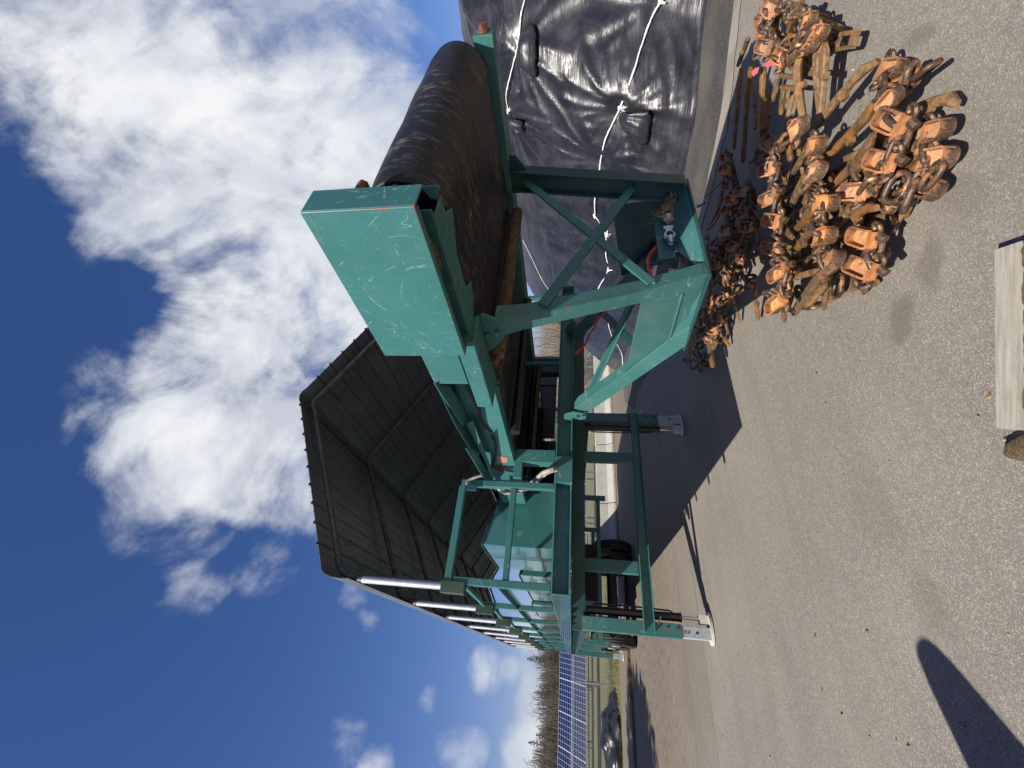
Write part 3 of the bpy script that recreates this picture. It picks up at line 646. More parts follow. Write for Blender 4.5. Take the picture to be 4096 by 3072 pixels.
def conveyor():
    XI = 1.56
    b = MB()      # side frames
    b.aabb(XI, XI + .010, 1.02, 2.30, 2.205, 2.56); b.aabb(XI + .010, XI + .15, 1.05, 2.30, 2.200, 2.210); b.aabb(XI + .010, XI + .16, 2.30, 2.31, 2.205, 2.56)
    b.aabb(XI + .16, XI + .17, 2.30, 5.35, 2.205, 2.50); b.aabb(XI + .17, XI + .26, 2.30, 5.35, 2.200, 2.210)
    for (lx, ly) in ((1.71, 1.13), (1.71, 1.60)):
        b.plate([(XI + .15, ly, 2.20), (XI + .15, ly + .24, 2.20), (XI + .27, ly + .06, 2.20)], (0, 0, .010))
    Cv = part(b, "belt_conveyor", 'teal')
    b = MB(); b.aabb(3.46, 3.60, 1.0, 12, 2.165, 2.30); b.aabb(3.60, 3.70, 1.35, 9, 2.165, 2.175); part(b, "side_frame", 'teal', Cv)
    b = MB(); b.tube([(3.53, 1.0, 2.235), (3.53, .955, 2.235)], .03, 6); b.cyl((3.53, .998, 2.235), (3.53, .988, 2.235), .042, 16); part(b, "bolt", 'rusty', Cv, bevel=0)
    # belt: one closed loop round the head pulley
    yc, zc_, r = 1.19, 2.415, .205
    X0, X1 = 1.76, 3.40; nx = 40; prof = []
    for i in range(30): prof.append((13 - (13 - yc) * i / 30, zc_ + r + .012 * math.sin(i)))
    for i in range(25): t = math.pi / 2 + math.pi * i / 24; prof.append((yc + r * math.cos(t), zc_ + r * math.sin(t)))
    for i in range(1, 40):
        y = yc + (9 - yc) * i / 39; prof.append((y, zc_ - r - .022 * math.exp(-((y - 2.26) / .5) ** 2) - .004 * math.sin(y * 5)))
    vs = []; fs = []
    for (y, z) in prof:
        for k in range(nx + 1):
            u = k / nx; edge = .010 * (max(0, abs(u - .5) - .42) / .08)
            dy, dz = (yc - y, zc_ - z) if y < yc else (0, zc_ - z)
            l = math.hypot(dy, dz) or 1; wv = edge + .005 * fbm(u * 6, y * 2, z * 2)
            vs.append((X0 + (X1 - X0) * u, y + dy / l * wv, z + dz / l * wv))
    w = nx + 1
    for j in range(len(prof) - 1):
        for k in range(nx): fs.append((j * w + k, j * w + k + 1, (j + 1) * w + k + 1, (j + 1) * w + k))
    b = MB(); b.add(vs, fs); o = part(b, "belt", 'belt', Cv, bevel=0, smooth='all')
    sd = o.modifiers.new("thick", 'SOLIDIFY'); sd.thickness = .012; sd.offset = -1 
    b = MB(); b.cyl((1.80, yc, zc_), (3.36, yc, zc_), r - .03, 36); b.cyl((1.5, yc, zc_), (3.6, yc, zc_), .035, 16)
    part(b, "head_pulley", 'black_paint', Cv, bevel=0, smooth=True)
    b = MB(); b.cyl((1.64, yc - .02, zc_ - .01), (1.72, yc - .02, zc_ - .01), .05, 8); b.aabb(1.60, 1.66, .985, 1.3, 2.30, 2.52); b.cyl((1.60, .96, 2.52), (1.68, .96, 2.52), .028, 6); part(b, "shaft_bearing", 'rusty', Cv)
    b = MB(); ear = [(1.66,0.973,2.266),(1.66,0.973,2.183),(1.66,0.986,2.18),(1.66,1.035,2.207),(1.66,1.037,2.231),(1.66,1.025,2.238)]; b.plate(ear, (.012, 0, 0)); part(b, "end_plate", 'teal', Cv)
    # return roller
    b = MB(); n = 28; vs = []; fs = []; ks = 60
    for i in range(ks + 1):
        x = 1.74 + (3.36 - 1.74) * i / ks
        for j in range(n):
            t = 2 * math.pi * j / n; rr = .050 + .010 * fbm(x * 16, math.cos(t) * 2, math.sin(t) * 2) * (0 if x < 1.82 or x > 3.2 else 1)
            vs.append((x, 2.26 + rr * math.cos(t), 2.126 + rr * math.sin(t)))
    for i in range(ks):
        for j in range(n): fs.append((i * n + j, i * n + (j + 1) % n, (i + 1) * n + (j + 1) % n, (i + 1) * n + j))
    fs += [tuple(range(n)), tuple(ks * n + j for j in range(n))]
    b.add(vs, fs); part(b, "return_roller", 'roller', Cv, bevel=0, smooth='all')
    b = MB()   # bolts and slack chain by the roller
    for y in (2.42, 2.6):
        b = MB(); b.cyl((1.70, y, 2.185), (1.70, y, 2.20), .02, 6); part(b, "bolt", 'rusty', Cv, bevel=0)
    b = MB(); b.cyl((1.68, 2.26, 2.126), (1.75, 2.26, 2.126), .022, 12); part(b, "roller_axle", 'rusty', Cv, bevel=0)
    b = MB(); pts = [(1.76,2.181,2.075),(1.76,2.311,2.099),(1.76,2.452,2.136),(1.76,2.552,2.158),(1.76,2.658,2.183)]; sp = smooth_path(pts, 6)
    for i in range(len(sp) - 1):
        b.tube([sp[i] + (sp[i + 1] - sp[i]) * .1, sp[i] + (sp[i + 1] - sp[i]) * .9 + Vector((.004, 0, 0))], .009 if i % 2 else .006, 6)
    part(b, "slack_chain", 'link', Cv, bevel=0)
    # chain guard box, open underneath
    x0, x1, y0, y1, z0, z1 = 1.395, 1.545, .893, 1.815, 2.203, 2.675
    b = MB(); t = .008
    b.aabb(x0, x0 + t, y0, y1, z0, z1); b.aabb(x0 + t, x1, y0, y0 + t, z0, z1); b.aabb(x0 + t, x1, y1 - t, y1, z0, z1); b.aabb(x0 + t, x1, y0 + t, y1 - t, z1 - t, z1)
    b.aabb(x0 + t, x0 + .042, y0 + .02, y1 - t, z0, z0 + t)
    o = part(b, "chain_guard", 'teal_guard', Cv, bevel=.005)
    b = MB(); pts = [Vector((1.47, 1.08 + .5 * i / 26, 2.235 - .02 * math.sin(i * .25))) for i in range(27)]
    for i in range(26):
        q = pts[i]; b.cyl(q + Vector((-.016, 0, 0)), q + Vector((.016, 0, 0)), .010, 8); b.beam(q, pts[i + 1], .006, .022)
    part(b, "drive_chain", 'rusty', Cv, bevel=0)
    # gear housing box below the guard
    b = MB(); b.aabb(1.50, 1.715, 1.83, 2.55, 2.172, 2.285); part(b, "drive_cover", 'teal', Cv, bevel=.008)
    b = MB(); b.aabb(1.500, 1.512, 1.82, 2.255, 2.29, 2.522); b.aabb(1.512, 1.558, 2.247, 2.255, 2.29, 2.522); part(b, "motor_panel", 'teal', Cv)
    # narrow shelves sticking out along the side, seen from below, and the bright fascia between them
    def U(pts): return [((x / .775), y / .775, (z - .36) / .775) for x, y, z in pts]
    b = MB(); b.plate(U([(1.142,1.706,2.3),(1.282,1.955,2.3),(1.376,2.505,2.3),(1.237,2.339,2.3),(1.216,2.285,2.3)]), (0, 0, .010)); part(b, "side_shelf", 'teal', Cv)
    b = MB(); b.plate(U([(1.144,2.47,2.3),(1.229,2.662,2.3),(1.341,3.558,2.3),(1.298,3.511,2.3),(1.226,3.343,2.3),(1.2,3.162,2.3)]), (0, 0, .010)); part(b, "side_shelf", 'teal', Cv)
    b = MB(); b.plate(U([(1.262,2.364,2.296),(1.262,2.316,2.24),(1.262,3.331,2.245),(1.262,3.349,2.265),(1.262,2.858,2.276)]), (.010, 0, 0)); part(b, "fascia_strip", 'teal', Cv)
    b = MB(); b.plate(U([(1.17, 1.78, 2.312), (1.37, 1.78, 2.312), (1.37, 2.92, 2.312), (1.24, 2.92, 2.312), (1.17, 2.2, 2.312)]), (0, 0, .010)); b.aabb(XI + .15, XI + .24, 2.3, 5.35, 2.50, 2.512); part(b, "shading_shelf", 'teal_dark', Cv)  # extra shelf added to shade the side web; the box caps the web
    # hose along the frame
    h = [(1.7,2.206,2.411),(1.7,2.315,2.436),(1.7,2.518,2.407),(1.7,2.91,2.377),(1.7,3.14,2.39),(1.7,3.392,2.341),(1.7,3.618,2.338),(1.7,3.905,2.388),(1.7,4.156,2.463)]
    b = MB(); b.tube(smooth_path(h), .010, 8); part(b, "hydraulic_hose", 'rubber', Cv, bevel=0, smooth=True)
    b = MB(); q = [(1.718,3.861,2.362),(1.718,3.902,2.264),(1.718,4.02,2.272),(1.718,4.048,2.383)]; b.plate(q, (-.003, 0, 0)); part(b, "primer_patch", 'brick_spot', Cv, bevel=0)
    b = MB(); q = [(1.718,4.143,2.448),(1.718,4.098,2.354),(1.718,4.116,2.285),(1.718,4.207,2.355),(1.718,4.3,2.345),(1.718,4.253,2.435)]; b.plate(q, (-.002, 0, 0)); part(b, "rust_patch", 'rusty', Cv, bevel=0)
    # hex brackets that carry the gooseneck
    hexl = [(1.335,1.436,2.066),(1.335,1.416,2.03),(1.335,1.461,1.955),(1.335,1.485,1.944),(1.335,1.578,1.946),(1.335,1.601,1.955),(1.335,1.659,1.999),(1.335,1.72,2.068),(1.335,1.686,2.093)]
    b = MB(); b.plate(hexl, (.012, 0, 0)); o = part(b, "arm_bracket", 'teal')
    for q in [(1.33,1.558,2.025),(1.33,1.543,1.974)]:
        b = MB(); b.tube([(1.337, q[1], q[2]), (1.318, q[1], q[2])], .014, 6); part(b, "bolt", 'teal_clean', o, bevel=0)
    hr = [(2.7,1.405,2.032),(2.7,1.414,1.989),(2.7,1.513,1.925),(2.7,1.626,1.935),(2.7,1.673,1.99),(2.7,1.669,2.044)]
    b = MB(); b.plate(hr, (.014, 0, 0)); part(b, "arm_bracket", 'teal_dark')
    # support posts from the deck
    b = MB(); b.aabb(1.335, 1.445, 3.105, 3.205, 1.747, 2.066); b.aabb(1.20, 1.335, 3.105, 3.205, 2.00, 2.066); part(b, "support_post", 'teal')
    b = MB(); b.aabb(2.70, 2.78, 3.8, 3.9, 1.747, 2.04); part(b, "support_post", 'teal_dark')
    # lower pan with a timber strip and carry rollers, in the shade of the belt
    b = MB(); b.aabb(1.75, 3.4, 3.0, 9.0, 2.02, 2.03) if False else None
    for y in (3.4, 4.6, 5.8, 7.0):
        b = MB(); b.cyl((1.74, y, 2.13), (3.4, y, 2.13), .045, 14); part(b, "idler_roller", 'black_paint', Cv, bevel=0, smooth=True)
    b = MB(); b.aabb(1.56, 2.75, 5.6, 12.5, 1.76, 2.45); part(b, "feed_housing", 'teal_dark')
    b = MB(); q = [(2.606,3.448,1.95),(1.589,3.371,1.95)]; b.beam(q[0], q[1], .075, .03); part(b, "belt_scraper", 'wood_dark')
    b = MB(); q = [(3.411,4.5,2.059),(3.412,4.5,1.819),(2.998,4.5,1.825),(2.995,4.5,2.049)]; b.plate(q, (0, .02, 0)); part(b, "side_panel", 'teal_dark')
    b = MB(); q = [(3.008,4.52,2.051),(3.011,4.52,1.826),(2.26,4.52,1.83),(2.255,4.52,1.969)]; b.plate(q, (0, .02, 0)); part(b, "side_panel", 'black_paint')
    # hydraulic hoses by the gate
    for k, off in enumerate((0, .035)):
        h = [(1.23,2.971,1.741),(1.23,3.045,1.821),(1.23,3.162,1.88),(1.23,3.352,1.971),(1.23,3.494,2.065),(1.23,3.543,2.177),(1.23,3.482,2.222),(1.23,3.367,2.212)]
        h = [Vector(q) + Vector((off * .4, off, -off * .6)) for q in h]
        b = MB(); b.tube(smooth_path(h[:6]), .017, 10); o = part(b, "hydraulic_hose", 'hose_grey', bevel=0, smooth=True)
        b = MB(); b.tube(smooth_path(h[5:]), .021, 10); part(b, "hose_elbow", 'galv', T, bevel=0, smooth=True)
    b = MB(); q = [(1.7,4.629,2.526),(1.7,4.642,2.452),(1.7,4.813,2.468),(1.7,4.831,2.528)]; b.plate(q, (-.003, 0, 0)); o = part(b, "warning_label", 'yellow', Cv, bevel=0)
    c = Vector(q[0]).lerp(Vector(q[2]), .5); ux = (Vector(q[1]) - Vector(q[0])); 
    b = MB()
    for t in (.2, .4, .6):
        p0 = Vector(q[0]).lerp(Vector(q[3]), t) + Vector((-.004, 0, 0)); b.beam(p0 + Vector((0, 0, 0)) + ux * .1, p0 + ux * .5, .001, .004, (0, 1, 0))
    tri = [c + Vector((-.0035, 0, 0)) + v for v in (Vector((0, -.02, -.018)), Vector((0, .015, -.018)), Vector((0, 0, .012)))]
    part(b, "label_print", 'ink', o, bevel=0)
    # pull cord to a hook
    b = MB(); b.tube([(1.62,4.408,2.523),(1.62,4.689,2.522),(1.62,4.975,2.524)], .006, 6); part(b, "pull_cord", 'pink', Cv, bevel=0)
    # drawn oversize above, brought to its real width between the side frames
    Cv.scale = (.775, .775, .775); Cv.location = (-.4208, -.6975, .360)
conveyor()

def railing():
    b = MB(); x0, x1 = .42, 1.155
    b.aabb(x0, x0 + .05, 3.12, 3.17, 1.745, 2.42); b.aabb(x1 - .03, x1 + .02, 3.12, 3.17, 1.745, 2.47)
    b.aabb(x0 - .01, x1 - .03, 3.12, 3.17, 2.435, 2.485); b.aabb(x0 + .05, x1 - .03, 3.125, 3.165, 2.035, 2.078)
    part(b, "front_gate", 'teal')
    b = MB(); b.aabb(x0 + .035, x0 + .04, 3.2, 16.2, 2.06, 2.11); b.aabb(x0, x0 + .035, 3.2, 16.2, 2.105, 2.11); part(b, "hand_rail", 'teal')
    b = MB(); b.aabb(3.15, 3.19, 3.12, 3.16, 1.745, 2.2); b.aabb(2.44, 2.48, 3.3, 3.34, 1.745, 2.2); b.aabb(2.48, 3.15, 3.3, 3.335, 2.09, 2.12); b.aabb(3.15, 3.19, 3.16, 4.6, 2.09, 2.12); part(b, "side_gate", 'teal')
    b = MB(); b.tube(smooth_path([(1.126,3.1,2.414),(1.147,3.1,2.424),(1.163,3.1,2.409),(1.187,3.1,2.361),(1.204,3.1,2.313)]), .012, 8); part(b, "loose_hose", 'hose_grey', bevel=0, smooth=True)
    b = MB(); b.aabb(1.08, 1.13, 3.10, 3.118, 2.34, 2.42); part(b, "hose_clip", 'teal_dark')
railing()

def cabinets():
    for i, (y0, y1, zt0, zt1) in enumerate(((4.2, 5.35, 2.47, 2.30), (5.72, 8.0, 2.26, 2.24), (8.62, 10.6, 2.33, 2.3))):
        b = MB(); x0, x1 = .93, 1.52
        v = [(x0, y0, 1.735), (x1, y0, 1.735), (x1, y1, 1.735), (x0, y1, 1.735), (x0, y0, zt0), (x1, y0, zt0 - .15), (x1, y1, zt0 - .15), (x0, y1, zt0)]
        b.add(v, [(0, 3, 2, 1), (4, 5, 6, 7), (0, 1, 5, 4), (1, 2, 6, 5), (2, 3, 7, 6), (3, 0, 4, 7)]); o = part(b, "side_cabinet", 'teal_clean', bevel=.006)
        b = MB(); b.beam((x0 - .002, y0 - .008, zt0 + .004), (x1, y0 - .008, zt0 - .146), .02, .012); b.beam((x0 - .004, y0, zt0 + .004), (x0 - .004, y1, zt0 + .004), .02, .012); part(b, "lid_edge", 'teal_dark', o)
        b = MB(); b.aabb(x0 - .003, x0, y0 + .55, y0 + .56, 1.78, zt0 - .04); part(b, "door_seam", 'teal_dark', o, bevel=0)
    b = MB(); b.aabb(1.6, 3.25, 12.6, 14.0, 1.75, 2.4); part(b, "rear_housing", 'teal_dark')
cabinets()

def canopy():
    XL, XRG, XR = .405, 1.87, 3.335; zr = 4.03; ze_ = 3.28
    Y0, Y1 = 3.02, 13.55
    def prof(nxs=160, off=0.0):
        """corrugated: flat pans with raised ribs that run up the slope? ribs run along Y; cross-section samples"""
    # the sheets run along the trailer: ribs are lines parallel to Y, so the section is a ribbed gable with rolled eaves
    sec = []
    L = math.hypot(XRG - XL, zr - ze_)
    def add_slope(xa, za, xb, zb, nr):
        nx_, nz_ = -(zb - za), (xb - xa); l = math.hypot(nx_, nz_); nx_ /= l; nz_ /= l
        if nz_ < 0: nx_, nz_ = -nx_, -nz_
        for i in range(nr):
            for t, hgt in ((0.0, 0), (.40, 0), (.43, .006), (.46, 0), (.80, 0), (.85, .016), (.93, .016), (.98, 0)):
                u = (i + t) / nr; sec.append((xa + (xb - xa) * u + nx_ * hgt, za + (zb - za) * u + nz_ * hgt))
    dz = .055
    sec += [(XL - .018, 3.13), (XL - .022, 3.19)]
    for k in range(4):
        t = k / 4; sec.append((XL - .022 + .08 * t * t, 3.19 + (ze_ + dz + .03 - 3.19) * (1 - (1 - t) ** 2)))
    add_slope(XL + .07, ze_ + dz + .04, XRG - .08, zr + dz - .03, 9)
    sec += [(XRG - .05, zr + dz - .005), (XRG, zr + dz + .012), (XRG + .05, zr + dz - .005)]
    add_slope(XRG + .08, zr + dz - .03, XR - .07, ze_ + dz + .04, 9)
    for k in range(4):
        t = k / 4; sec.append((XR + .022 - .08 * (1 - t) ** 2, 3.19 + (ze_ + dz + .03 - 3.19) * (1 - t * t)))
    sec += [(XR + .022, 3.19), (XR + .018, 3.13)]
    vs = []; fs = []; ny = 24
    for j in range(ny + 1):
        y = Y0 + (Y1 - Y0) * j / ny
        for (x, z) in sec: vs.append((x, y, z))
    w = len(sec)
    for j in range(ny):
        for i in range(w - 1): fs.append((j * w + i, j * w + i + 1, (j + 1) * w + i + 1, (j + 1) * w + i))
    b = MB(); b.add(vs, fs); o = b.build("canopy_roof", 'roof', T, recalc=False)
    sd = o.modifiers.new("thick", 'SOLIDIFY'); sd.thickness = .004; sd.offset = 0
    for k in range(9):
        y = 3.145 + 1.30 * k if k < 8 else 13.4
        def bend(p, q, r_, n=5): return [p.lerp(q, .5)]
        xl = .405
        b = MB()
        P0 = Vector((xl, y, 3.08)); c1 = Vector((xl + .015, y, 3.20)); c2 = Vector((xl + .09, y, 3.295))
        top = [P0, c1, Vector((xl + .04, y, 3.255)), c2]
        sl = (zr - 3.30) / (XRG - xl - .09)
        up = [Vector((XRG - .10, y, zr - .055)), Vector((XRG - .04, y, zr - .012)), Vector((XRG, y, zr)), Vector((XRG + .04, y, zr - .012)), Vector((XRG + .10, y, zr - .055))]
        dn = [Vector((2 * XRG - q.x, y, q.z)) for q in reversed(top)]
        b.tube(top + up + dn, .024, 10)
        for q in (Vector((xl + .07, y, 3.285)), Vector((XRG - .16, y, zr - .09)), Vector((XRG + .16, y, zr - .09))): b.tube([q, q + (Vector((.01, 0, .006)) if q.x < XRG else Vector((.01, 0, -.006))) * 6], .028, 10)
        part(b, "rafter", 'rafter', o, bevel=0, smooth=True)
        for xx in (xl, 2 * XRG - xl):
            b = MB(); b.tube([(xx, y, 2.47), (xx, y, 3.085)], .0255, 12); part(b, "pipe_post", 'galv', o, bevel=0, smooth=True)
            b = MB(); b.aabb(xx - .045, xx + .035, y - .035, y + .035, 2.33, 2.50); part(b, "post_socket", 'socket', o, bevel=.004)
            if k > 0:
                b = MB(); b.aabb(xx + .015, xx + .06, y - .025, y + .025, 1.745, 2.44); part(b, "post", 'teal', o)
            if k < 8 and xx < 1:
                b = MB(); b.beam((xx + .03, y + .04, 2.36), (xx + .03, y + 1.25, 2.42), .03, .03); part(b, "tie_bar", 'teal', o)
            b = MB(); q = Vector((xx + (.05 if xx < 1 else -.05), y + .06, 3.16))
            s_ = 1 if xx < 1 else -1
            b.tube([q + Vector((s_ * (.03 + .018 * math.cos(t)), .0, .018 * math.sin(t))) for t in [i * math.pi / 5 for i in range(10)]], .004, 5, closed=True); b.tube([q, q + Vector((s_ * .013, 0, 0))], .004, 5); part(b, "tie_ring", 'black_paint', o, bevel=0); b = MB()
            q2 = Vector((xx + s_ * .25, y + .04, 3.33)); b.tube([q2 + Vector((.018 * math.cos(t) * s_, .0, -.04 + .018 * math.sin(t))) for t in [i * math.pi / 5 for i in range(10)]], .004, 5, closed=True); b.tube([q2, q2 + Vector((0, 0, -.022))], .004, 5)
            part(b, "tie_ring", 'black_paint', o, bevel=0)
    b = MB(); b.cyl((XRG - .055, Y0 + .1, zr + .012), (XRG - .055, Y1 - .1, zr + .012), .018, 8); part(b, "ridge_purlin", 'rafter', o, bevel=0, smooth=True)
canopy()

# ------------------------------------------------------------------ dry grass caught in the hitch
def tuft(c, n, spread, ln, seed, label):
    rnd = random.Random(seed); b = MB()
    for i in range(n):
        p = Vector(c) + Vector((rnd.gauss(0, spread[0]), rnd.gauss(0, spread[1]), rnd.uniform(0, spread[2])))
        d = Vector((rnd.gauss(0, 1), rnd.gauss(0, 1), rnd.gauss(.1, .5))).normalized() * ln * rnd.uniform(.4, 1)
        q = p + d * .5 + Vector((0, 0, rnd.uniform(-.01, .02)))
        b.tube([p, q, p + d + Vector((rnd.gauss(0, .02), rnd.gauss(0, .02), rnd.uniform(-.03, .02)))], .0016, 3)
    return tag(b.build("dry_grass", 'straw', loc=c, recalc=False), label, "dry grass", kind='stuff')
tuft((2.02, 1.86, .925), 260, (.07, .06, .05), .09, 3, "dry straw matted in the hitch corner")
tuft((2.52, 1.78, .95), 180, (.04, .04, .10), .12, 4, "dry straw stuffed behind the air couplings")


# ------------------------------------------------------------------ tyre chains
def stadium(L, Wd, n=10):
    r = Wd / 2; h = L / 2 - r; p = []
    for i in range(n + 1): t = -math.pi / 2 + math.pi * i / n; p.append((h + r * math.cos(t), r * math.sin(t)))
    for i in range(n + 1): t = math.pi / 2 + math.pi * i / n; p.append((-h + r * math.cos(t), r * math.sin(t)))
    return p
def link_mesh(name, L=.105, Wd=.058, r=.0125):
    b = MB(); b.tube([(x, y, 0) for x, y in stadium(L, Wd, 6)], r, 8, closed=True)
    o = b.build(name, 'link', smooth='all'); me = o.data; bpy.data.objects.remove(o); return me
def cup_mesh(name, L=.145, Wd=.084, hgt=.040):
    """open-ended shoe: D-shaped floor, raised rim round the toe, thick ears at the heel"""
    b = MB(); r = Wd / 2; t = .009; n = 12
    out = [(0, -r)] + [(L - r + r * math.sin(a) , -r * math.cos(a)) for a in [math.pi * i / n for i in range(n + 1)]] + [(0, r)]
    ri = r - t
    inn = [(0, -ri)] + [(L - r + ri * math.sin(a), -ri * math.cos(a)) for a in [math.pi * i / n for i in range(n + 1)]] + [(0, ri)]
    b.plate([(x, y, -.014) for x, y in out], (0, 0, .014), 2)
    # floor skin (lighter) just proud of the plate
    b.add([(x, y, .0015) for x, y in inn], [tuple(range(len(inn)))], 1)
    k = len(out)
    for i in range(k - 1):
        h0 = hgt * (.75 + .25 * min(1, out[i][0] / L)); h1 = hgt * (.75 + .25 * min(1, out[i + 1][0] / L))
        b.add([(*out[i], 0), (*out[i + 1], 0), (*inn[i + 1], 0), (*inn[i], 0), (*out[i], h0), (*out[i + 1], h1), (*inn[i + 1], h1), (*inn[i], h0)], [(4, 5, 6, 7), (2, 3, 7, 6)], 0)
        b.add([(*out[i], 0), (*out[i + 1], 0), (*out[i + 1], h1), (*out[i], h0)], [(0, 1, 2, 3)], 2 if i % 5 else 0)
    b.add([(0, -r, -.014), (0, -r, hgt * .75), (0, -ri, hgt * .75), (0, -ri, -.014)], [(0, 1, 2, 3)]); b.add([(0, r, -.014), (0, r, hgt * .75), (0, ri, hgt * .75), (0, ri, -.014)], [(3, 2, 1, 0)])
    b.aabb(-.026, .006, -r * .92, r * .92, -.018, .016, 0)
    for s in (-1, 1):
        b.tube([(.012 + .024 * math.cos(a) - .02, s * (r + .012) + .020 * math.sin(a) * s, -.004 + 0.012 * math.sin(a)) for a in [2 * math.pi * i / 10 for i in range(10)]], .010, 6, closed=True, mi=2)
    b.cyl((-.02, -r * .5, -.012), (-.05, -r * .2, -.03), .02, 8, 2)
    o = b.build(name, ['rust_orange', 'rust_floor', 'link'], bevel=0); me = o.data; bpy.data.objects.remove(o); return me
LINKME = link_mesh("chain_link"); CUPME = cup_mesh("wear_shoe")
def inst(name, me, parent, mw):
    o = bpy.data.objects.new(name, me); col.objects.link(o); o.parent = parent
    o.matrix_local = Matrix.Translation(-wloc(parent)) @ mw; return o
def frame(x, up, loc, roll=0):
    x = Vector(x).normalized(); z = Vector(up); y = z.cross(x).normalized(); z = x.cross(y)
    mm = Matrix((x, y, z)).transposed().to_4x4() @ Matrix.Rotation(roll, 4, 'X'); mm.translation = loc; return mm
def bar(parent, a, b_, w=.042, h=.030, stub=.45, bow=.03, rnd=random, mat='bar'):
    a = Vector(a); b_ = Vector(b_); d = b_ - a; L = d.length; d.normalize()
    up = Vector((rnd.gauss(0, .25), rnd.gauss(0, .25), 1)); sd = d.cross(up).normalized(); up = sd.cross(d)
    prof = [(0, .0, .72), (.07, .35, .9), (.16, .9, 1.12), (.3, 1.0, 1.0), (.55, .8, .96), (.8, .35, .98), (.93, .1, .9), (1.0, 0, .7)]
    m_ = MB(); vs = []; fs = []
    for (t, bw, sc) in prof:
        c = a + d * (L * t) + sd * (bow * bw); ww, hh = w / 2 * sc, h / 2 * sc
        for (i, j) in ((-1, -.55), (-.6, -1), (.6, -1), (1, -.55), (1, .55), (.6, 1), (-.6, 1), (-1, .55)): vs.append(c + sd * (ww * i) + up * (hh * j))
    for k in range(len(prof) - 1):
        for j in range(8): fs.append((k * 8 + j, k * 8 + (j + 1) % 8, (k + 1) * 8 + (j + 1) % 8, (k + 1) * 8 + j))
    fs += [tuple(range(7, -1, -1)), tuple((len(prof) - 1) * 8 + j for j in range(8))]
    m_.add(vs, fs)
    if stub:
        c = a + d * (L * stub) + sd * (bow * .9); m_.beam(c, c - sd * (w * 1.05) + up * .006, .036, h * .8, up)
    return m_.build("crossbar", mat, parent, smooth=True, bevel=0)
def chain_run(parent, cups, rnd, nl=2):
    for (p, q) in zip(cups, cups[1:]):
        for k in range(nl):
            t = (k + .75) / (nl + .5); c = Vector(p).lerp(Vector(q), t) + Vector((rnd.gauss(0, .008), rnd.gauss(0, .008), -.006 + rnd.gauss(0, .008)))
            d = (Vector(q) - Vector(p)).normalized() + Vector((rnd.gauss(0, .25), rnd.gauss(0, .25), rnd.gauss(0, .15)))
            inst("chain_link", LINKME, parent, frame(d, (0, 0, 1), c, (math.pi / 2 if k % 2 else .2) + rnd.gauss(0, .35)))
def cups(parent, pairs, rnd, tilt=.14, L0=.145):
    cs = []
    for base, tip in pairs:
        base = Vector(base); tip = Vector(tip); d = tip - base; s = max(.64, min(1.04, d.length / L0 * .90))
        up = Vector((-.38 + rnd.gauss(0, tilt), -.34 + rnd.gauss(0, tilt), .85)); x = d.normalized() + Vector((0, 0, rnd.gauss(0, .06)))
        inst("wear_shoe", CUPME, parent, frame(x, up, base) @ Matrix.Scale(s, 4)); cs.append(base)
    return cs
def pair(l): return list(zip(l[0::2], l[1::2]))
def drop(parent, cs, rnd, dirn, ln, zlow=.03):
    """crossbars hanging from the shoes down into the heap"""
    for c in cs:
        e = Vector(c) + Vector(dirn).normalized() * ln * rnd.uniform(.7, 1.1) + Vector((rnd.gauss(0, .06), rnd.gauss(0, .06), 0)); e.z = max(zlow, c.z - rnd.uniform(.12, .25))
        bar(parent, c - Vector((0, 0, .02)), e, .036, .026, .4, .02, rnd)

